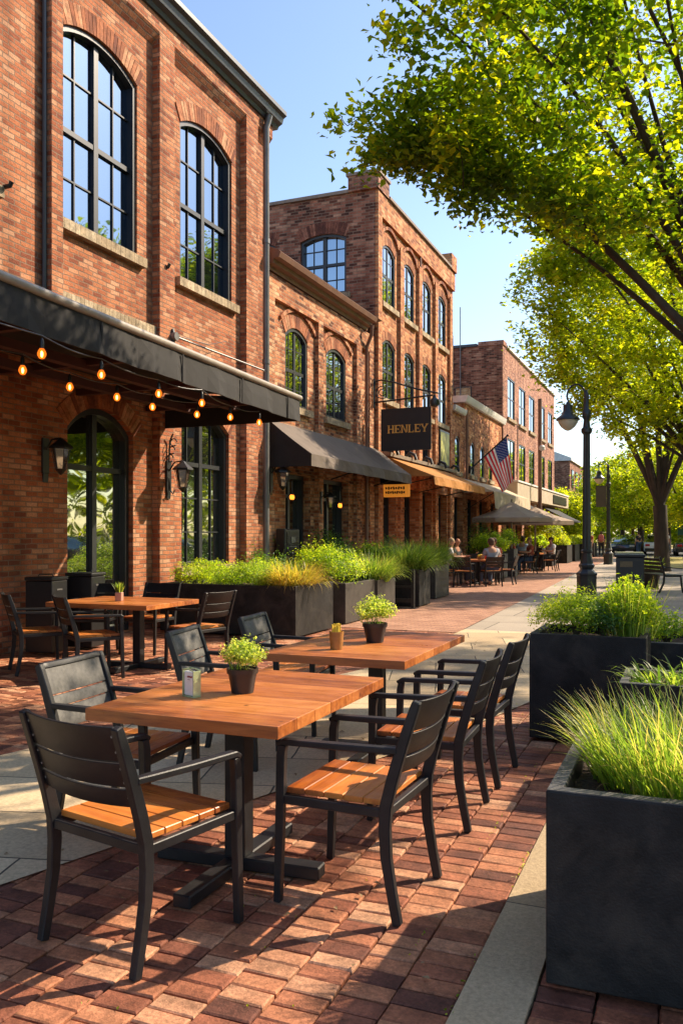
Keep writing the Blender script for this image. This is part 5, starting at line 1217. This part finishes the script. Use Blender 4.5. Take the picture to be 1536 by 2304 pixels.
# =================================================================== cars
def make_car(mat):
    t=thing('parked_car','x','car')
    prof=[(-2.15,.28),(-2.2,.55),(-2.12,.82),(-1.95,.93),(-1.55,.97),(1.05,.97),(1.75,.88),(2.08,.75),(2.15,.5),(2.12,.28)]
    b=MB(); b.prism(prof,lambda a,c,tt:(tt,a,c),-.88,.88); b.build('body',mat,t,bevel=.07,seg=2,smooth=True)
    b=MB(); g=[(-1.85,.93),(-1.3,1.40),(-.9,1.46),(.1,1.45),(.5,1.36),(1.15,.95)]
    n=len(g); vs=[(-.80 if c<1.1 else -.62,a,c) for a,c in g]+[(.80 if c<1.1 else .62,a,c) for a,c in g]
    b.add(vs,[tuple(range(n)),tuple(range(2*n-1,n-1,-1))]+[(i,i+n,(i+1)%n+n,(i+1)%n) for i in range(n)]); b.build('windows',M['carglass'],t,bevel=.03,smooth=True)
    b=MB(); vs=[(s*.6,a,c) for s in(-1,1) for a,c in((-1.25,1.425),(-.9,1.475),(.1,1.465),(.42,1.40))]; b.add(vs,[(0,1,5,4),(1,2,6,5),(2,3,7,6)]); o=b.build('roof',mat,t); m_=o.modifiers.new('s','SOLIDIFY'); m_.thickness=.03
    for x in(-.8,.8):
        for y in(-1.35,1.35):
            b=MB(); b.lathe([(.2,-.1),(.32,-.1),(.34,-.06),(.34,.06),(.32,.1),(.2,.1)],18); me=b.mesh(); me.transform(Matrix.Translation((x,y,.34))@Matrix.Rotation(R(90),4,'Y')); link('tyre',me,M['iron'],t)
            b=MB(); b.lathe([(.01,-.105),(.2,-.105),(.2,.105),(.01,.105)],12); me=b.mesh(); me.transform(Matrix.Translation((x,y,.34))@Matrix.Rotation(R(90),4,'Y')); link('wheel',me,M['pipe'],t)
    for s in(-1,1):
        MB().obox((s*.66,-2.17,.74),.3,.06,.14).build('tail_light',M['fred'],t,bevel=.015)
        MB().obox((s*.66,2.08,.66),.34,.1,.13).build('headlight',M['whitecoping'],t,bevel=.02)
    b=MB(); b.obox((0,-2.2,.42),1.7,.08,.18); b.obox((0,2.14,.42),1.7,.08,.18); b.build('bumper',M['iron'],t,bevel=.02)
    return t
M['carglass']=glassmat('car_glass',.45)
M['cnavy']=pm('navy_car_paint',(.015,.03,.08),.25,.05,2,coat=1); M['cwhite']=pm('white_car_paint',(.75,.75,.75),.25,.03,2,coat=1); M['cblack']=pm('black_car_paint',(.02,.022,.025),.25,.05,2,coat=1); M['csilver']=pm('silver_car_paint',(.42,.42,.43),.25,.05,2,metal=.6,coat=1)
GC='parked cars'
c1=make_car(M['cnavy']); c1.location=(-4.45,67.5,0.01); c1.rotation_euler=(0,0,R(176)); c1['label']='navy parked car right of the further street lamp'; c1['group']=GC
c2=make_car(M['cwhite']); c2.location=(-2.35,66.5,.01); c2.rotation_euler=(0,0,R(5)); c2['label']='white parked car in the middle distance, behind the litter bins'; c2['group']=GC
c3=make_car(M['cblack']); c3.location=(-.15,64.8,.01); c3.rotation_euler=(0,0,R(4)); c3['label']='black parked car at the right edge beyond the stout tree trunk'; c3['group']=GC
c4=make_car(M['csilver']); c4.location=(3.9,24,.01); c4.rotation_euler=(0,0,R(2)); c4['label']='silver car parked along the road, mirrored in the arched door'; c4['group']=GC
copytree(c3,(3.9,29.6,.01),R(1),label='black car parked along the road behind the silver one, mirrored in the glass',group=GC)
copytree(c2,(3.9,35.4,.01),R(1),label='white car parked along the road, mirrored in the ground floor window',group=GC)
# =================================================================== people
def skin(name,chains,mat,parent,sub=1):
    """chains: list of [(p,r),...]; the first point of later chains is joined to the nearest earlier vertex"""
    vs=[];rs=[];es=[]
    for ch in chains:
        prev=None
        for i,(p,r) in enumerate(ch):
            if i==0 and vs:
                d=[(Vector(v)-Vector(p)).length for v in vs]; k=d.index(min(d))
                if d[k]<.02: prev=k; continue
            vs.append(p);rs.append(r)
            if prev is not None: es.append((prev,len(vs)-1))
            prev=len(vs)-1
    me=bpy.data.meshes.new('s'); me.from_pydata(vs,es,[]); ob=bpy.data.objects.new('s',me); COL.objects.link(ob)
    ob.modifiers.new('skin','SKIN'); ob.modifiers.new('sub','SUBSURF').levels=sub
    for i,r in enumerate(rs): me.skin_vertices[0].data[i].radius=(r,r) if not hasattr(r,'__len__') else r
    me.skin_vertices[0].data[0].use_root=True
    bpy.context.view_layer.update(); dg=bpy.context.evaluated_depsgraph_get(); m2=bpy.data.meshes.new_from_object(ob.evaluated_get(dg),depsgraph=dg); bpy.data.objects.remove(ob)
    m2.materials.clear(); m2.shade_smooth()
    return link(name,m2,mat,parent)
def cl(n,c): M[n]=pm(n,c,.85,.15,12); return M[n]
SK=[cl('fair_skin',(.55,.30,.20)),cl('tan_skin',(.42,.20,.12))]
def person(loc,rz,label,pose,top,bottom,hair,skinm=0,group=None,bald=False,s=1.0):
    t=thing('person',label,'person',loc,rz,group); t.scale=(s,s,s); sk=SK[skinm]
    if pose=='sit':
        P=(0,-.05,.52); ch=(0,-.06,.80); nk=(0,-.04,1.08); hd=(0,.0,1.22); top_=(0,.01,1.32)
        legs=[[(P,.13),((x*.10,.02,.52),.10),((x*.13,.38,.50),.068),((x*.13,.42,.28),.052),((x*.13,.40,.09),.042),((x*.14,.46,.045),.04),((x*.14,.56,.03),.03)] for x in(-1,1)]
        arms=[[((0,-.05,1.0),.09),((x*.17,-.06,.99),.062),((x*.23,.03,.78),.045),((x*.17,.26,.79),.036),((x*.12,.33,.80),.026)] for x in(-1,1)]
    else:
        P=(0,0,.92); ch=(0,0,1.18); nk=(0,.0,1.46); hd=(0,.02,1.60); top_=(0,.02,1.71)
        st=.16 if pose=='walk' else .03
        legs=[[(P,.13),((x*.09,0,.88),.095),((x*.10,x*st*.6+.02,.48),.062),((x*.10,x*st-.02,.10),.042),((x*.11,x*st+.05,.045),.04),((x*.12,x*st+.16,.03),.03)] for x in(-1,1)]
        arms=[[((0,-.0,1.38),.09),((x*.18,0,1.37),.058),((x*.23,-x*st*.4,1.10),.043),((x*.22,.08-x*st*.5,.88),.032),((x*.21,.10-x*st*.5,.80),.026)] for x in(-1,1)]
    sh=(0,ch[1]+.01,nk[2]-.08)
    spine=[(P,(.15,.115)),(ch,(.155,.105)),(sh,(.12,.09)),(nk,.052),((hd[0],hd[1],hd[2]-.04),.075),(hd,.088),(top_,.055)]
    arms=[[(sh,.09)]+a[1:] for a in arms]
    skin('body',[spine]+legs+arms,sk,t)
    skin('shirt',[[(P,(.165,.13)),(ch,(.17,.12)),(sh,(.135,.10)),((nk[0],nk[1],nk[2]-.035),.06)]]+[a[:2]+[(tuple(np.array(a[1][0])*.35+np.array(a[2][0])*.65),a[2][1]+.014)] for a in [[(p,(r+.014) if not hasattr(r,'__len__') else r) for p,r in q] for q in arms]],top,t)
    skin('trousers',[[(p,(r+.014)) for p,r in l[:-2]] for l in legs],bottom,t)
    for l in legs: skin('shoe',[[(l[-2][0],.05),(l[-1][0],.036)]],M['iron'],t)
    for a in arms:
        w=Vector(a[-1][0]); d=(Vector(a[-1][0])-Vector(a[-2][0])).normalized(); sd_=Vector((1,0,0)); b=MB()
        for k in range(4): b.tube([w+sd_*(.012*(k-1.5)),w+sd_*(.016*(k-1.5))+d*(.075-.006*abs(k-1.3))+Vector((0,0,-.01))],[.008,.006],5)
        b.tube([w,w-sd_*math.copysign(.035,w.x)+d*.04],[.009,.006],5); b.build('fingers',sk,t,smooth=True)
    h=Vector(hd)
    b=MB(); b.ell(h+Vector((0,.088,-.01)),.012,.018,.02,6,5); b.ell(h+Vector((-.085,0,-.005)),.012,.02,.03,6,5); b.ell(h+Vector((.085,0,-.005)),.012,.02,.03,6,5); b.build('nose_and_ears',sk,t,smooth=True)
    b=MB(); b.ell(h+Vector((-.032,.08,.012)),.012,.008,.008,6,5); b.ell(h+Vector((.032,.08,.012)),.012,.008,.008,6,5); b.box(h.x-.022,h.x+.022,h.y+.078,h.y+.086,h.z-.048,h.z-.043); b.build('eyes_and_mouth',M['iron'],t)
    if not bald:
        b=MB(); n=10; b.ell(h+Vector((0,-.022,.03)),.098,.098,.095,12,8); b.ell(h+Vector((0,-.05,-.03)),.085,.06,.07,10,6); b.build('hair',hair,t,smooth=True)
    return t
wh=cl('white_shirt',(.72,.70,.72)); gy=cl('grey_shirt',(.36,.34,.37)); dk=cl('dark_cloth',(.03,.03,.04)); jn=cl('denim',(.06,.09,.16)); rd=cl('rust_shirt',(.40,.09,.05)); bl=cl('pale_blue_shirt',(.45,.55,.68)); pk=cl('pink_pack',(.50,.14,.14))
hg=cl('grey_blond_hair',(.34,.24,.14)); hb=cl('brown_hair',(.09,.05,.03)); hw=cl('white_hair',(.5,.47,.42))
GPp='diners at the pavement tables'
def faceto(x,y,tx,ty): return math.atan2(-(tx-x),(ty-y))
tb=(-5.95,25.3)
make_table(-6.4,-5.45,24.55,26.05,.75,'pavement table crowded by the first group of diners','pavement tables down the walk',6)
make_table(-6.5,-5.6,34.6,36.2,.75,'pavement table of the second group of diners under the umbrellas','pavement tables down the walk',6)
def seat(x,y,tx,ty,label,chl,**k):
    a=faceto(x,y,tx,ty); person((x,y,0),a,label,'sit',**k)
    copytree(chA,(x,y-.0,0),a,label=chl,group='chairs of the distant diners')
seat(-6.62,24.75,-5.9,25.0,'seated person in a white shirt with grey blond hair','chair under the white shirted diner',top=wh,bottom=dk,hair=hg,group=GPp,s=1.05)
seat(-6.68,25.65,-5.9,25.5,'bald seated person in a dark shirt beside the white shirted one','chair under the bald diner',top=dk,bottom=jn,hair=hw,bald=True,group=GPp,s=1.05,skinm=1)
seat(-5.35,24.35,-5.9,25.2,'seated person in a grey shirt with dark hair, back turned','chair under the grey shirted diner',top=gy,bottom=jn,hair=hb,group=GPp,s=1.05)
seat(-5.75,26.55,-5.9,25.5,'seated person in a rust shirt at the far end of the first table','chair under the rust shirted diner',top=rd,bottom=dk,hair=hb,group=GPp,s=1.05)
seat(-6.75,35.0,-5.9,35.3,'seated person with brown hair at the left of the second table','chair at the left of the second diners table',top=rd,bottom=dk,hair=hb,group=GPp,s=1.05)
seat(-6.2,34.1,-6.0,35.4,'seated person in a pale blue shirt with back turned under the umbrella','chair under the pale blue shirted diner',top=bl,bottom=jn,hair=hb,group=GPp,s=1.08)
seat(-5.4,36.0,-6.0,35.5,'seated person in a white top at the right of the second table','chair at the right of the second diners table',top=wh,bottom=dk,hair=hb,group=GPp,s=1.05)
make_table(-6.9,-6.0,31.9,33.2,.75,'small pavement table right under the nearer umbrella','pavement tables down the walk',6)
seat(-7.2,32.5,-6.4,32.5,'seated person in a dark shirt at the table under the nearer umbrella','chair under the dark shirted diner below the umbrella',top=dk,bottom=jn,hair=hb,group=GPp,s=1.05,skinm=1)
seat(-5.75,32.9,-6.4,32.6,'seated person in a rust shirt at the walk side of the umbrella table','chair on the walk side of the umbrella table',top=rd,bottom=jn,hair=hg,group=GPp,s=1.05)
for (x,y,a,l) in [(-5.1,25.3,-90,'empty black chair on the walk side of the first diners table'),(-6.0,23.75,0,'empty black chair at the near end of the first diners table'),(-5.3,35.2,-90,'empty black chair on the walk side of the second diners table'),(-6.55,23.3,30,'empty black chair behind the draped grass planter')]:
    copytree(chA,(x,y,0),-R(a),label=l,group='chairs of the distant diners')
for (x,y,l,c) in [(-5.8,25.0,'basket of yellow fruit on the first diners table','yellow'),(-5.65,25.3,'red bag lying on the first diners table','fred')]:
    t=thing('basket' if c=='yellow' else 'bag',l,'basket' if c=='yellow' else 'bag',(x,y,.7505)); MB().lathe([(.08,0),(.13,.08),(.12,.08)],12).build('body',M['straw'] if c=='yellow' else M['fred'],t)
    b=MB()
    for i in range(9): b.ell((.07*math.cos(i*2.4)*(i/9)**.5*1.3,.07*math.sin(i*2.4)*(i/9)**.5*1.3,.09+.02*(i%3)),.04,.04,.04,8,6)
    b.build('contents',M[c],t,smooth=True)
GW='people standing and walking far down the street'
person((-5.55,59.5,0),R(0),'person in dark clothes with a pink backpack walking away past the further lamp','walk',dk,dk,hb,group=GW)
pp=bpy.data.objects[-1] if False else None
t=thing('backpack','pink backpack worn by the walking person in dark clothes','backpack',(-5.55,59.33,1.05)); MB().box(-.16,.16,-.09,.06,0,.45).build('body',pk,t,bevel=.05,seg=2); MB().box(-.11,.11,-.13,-.092,.05,.22).build('pocket',pk,t,bevel=.015)
person((-6.15,58.0,0),R(170),'person in a rust top walking towards the camera beside the lamp','walk',rd,dk,hb,group=GW)
person((-7.9,57.5,0),R(100),'person in a red and white top standing by the far hedge planters','stand',wh,rd,hb,group=GW)
person((-3.4,64.0,0),R(40),'person standing beside the navy car','stand',dk,jn,hb,group=GW)
person((-1.45,63.0,0),R(-60),'person in white standing near the white car','stand',wh,jn,hb,group=GW)
# kiosk roof at the far right
t=thing('kiosk','small green kiosk with a pale pyramid roof at the far right','kiosk',(1.2,82,0))
MB().box(-2.2,2.2,-2,2,0,2.7).build('wall',M['leafless'] if 'leafless' in M else pm('kiosk_green',(.04,.11,.10),.7),t)
b=MB(); b.add([(-2.8,-2.6,2.7),(2.8,-2.6,2.7),(2.8,2.6,2.7),(-2.8,2.6,2.7),(0,0,4.6)],[(0,1,4),(1,2,4),(2,3,4),(3,0,4),(0,3,2,1)]); b.build('roof',M['whitecoping'],t)
MB().box(-1.2,.2,-2.05,-2.001,1.0,2.0).build('window',M['frame'],t)
bpy.data.objects.remove(bpy.data.objects['x']) if 'x' in bpy.data.objects else None

rg=np.random.default_rng(90); n=16000; P=np.stack([rg.uniform(-32,14,n),rg.uniform(136,144,n),np.zeros(n)],1); P[:,2]=(7.5+2.2*np.sin(P[:,0]*.55)+1.5*np.sin(P[:,0]*1.3+1))*rg.uniform(0,1,n)**.8
o=leaves('distant_woods','leafB',None,P,.75,rg,.6,.7); setp(o,kind='stuff')
n=900; xs=rg.choice([-.70,-.468,-.925,-.70],n)+rg.normal(size=n)*.006; P=np.stack([xs,rg.uniform(1.5,9,n),np.full(n,.002)],1); k=rg.uniform(size=n)<.45
P[k,0]=-.92-.125*rg.integers(0,14,k.sum())+rg.normal(size=k.sum())*.005
P=P[np.sin(P[:,1]*5.3+P[:,0]*9)>.1]
o=leaves('joint_weeds','leafG',None,P,.012,rg,.3,.6); setp(o,kind='stuff')
n=110; P=np.stack([rg.uniform(-4.5,-.3,n),rg.uniform(1.6,12,n),np.full(n,.010)],1)
o=leaves('leaf_litter','straw',None,P,.035,rg,5,.6); setp(o,kind='stuff')
rg=np.random.default_rng(91); n=12000; P=np.stack([rg.uniform(21,25,n),rg.uniform(-5,80,n),np.zeros(n)],1); P[:,2]=(11+2.2*np.sin(P[:,1]*.45)+1.5*np.sin(P[:,1]*1.1+1))*rg.uniform(0,1,n)**.8
o=leaves('park_woods','leafB',None,P,.8,rg,.6,.7); setp(o,kind='stuff')
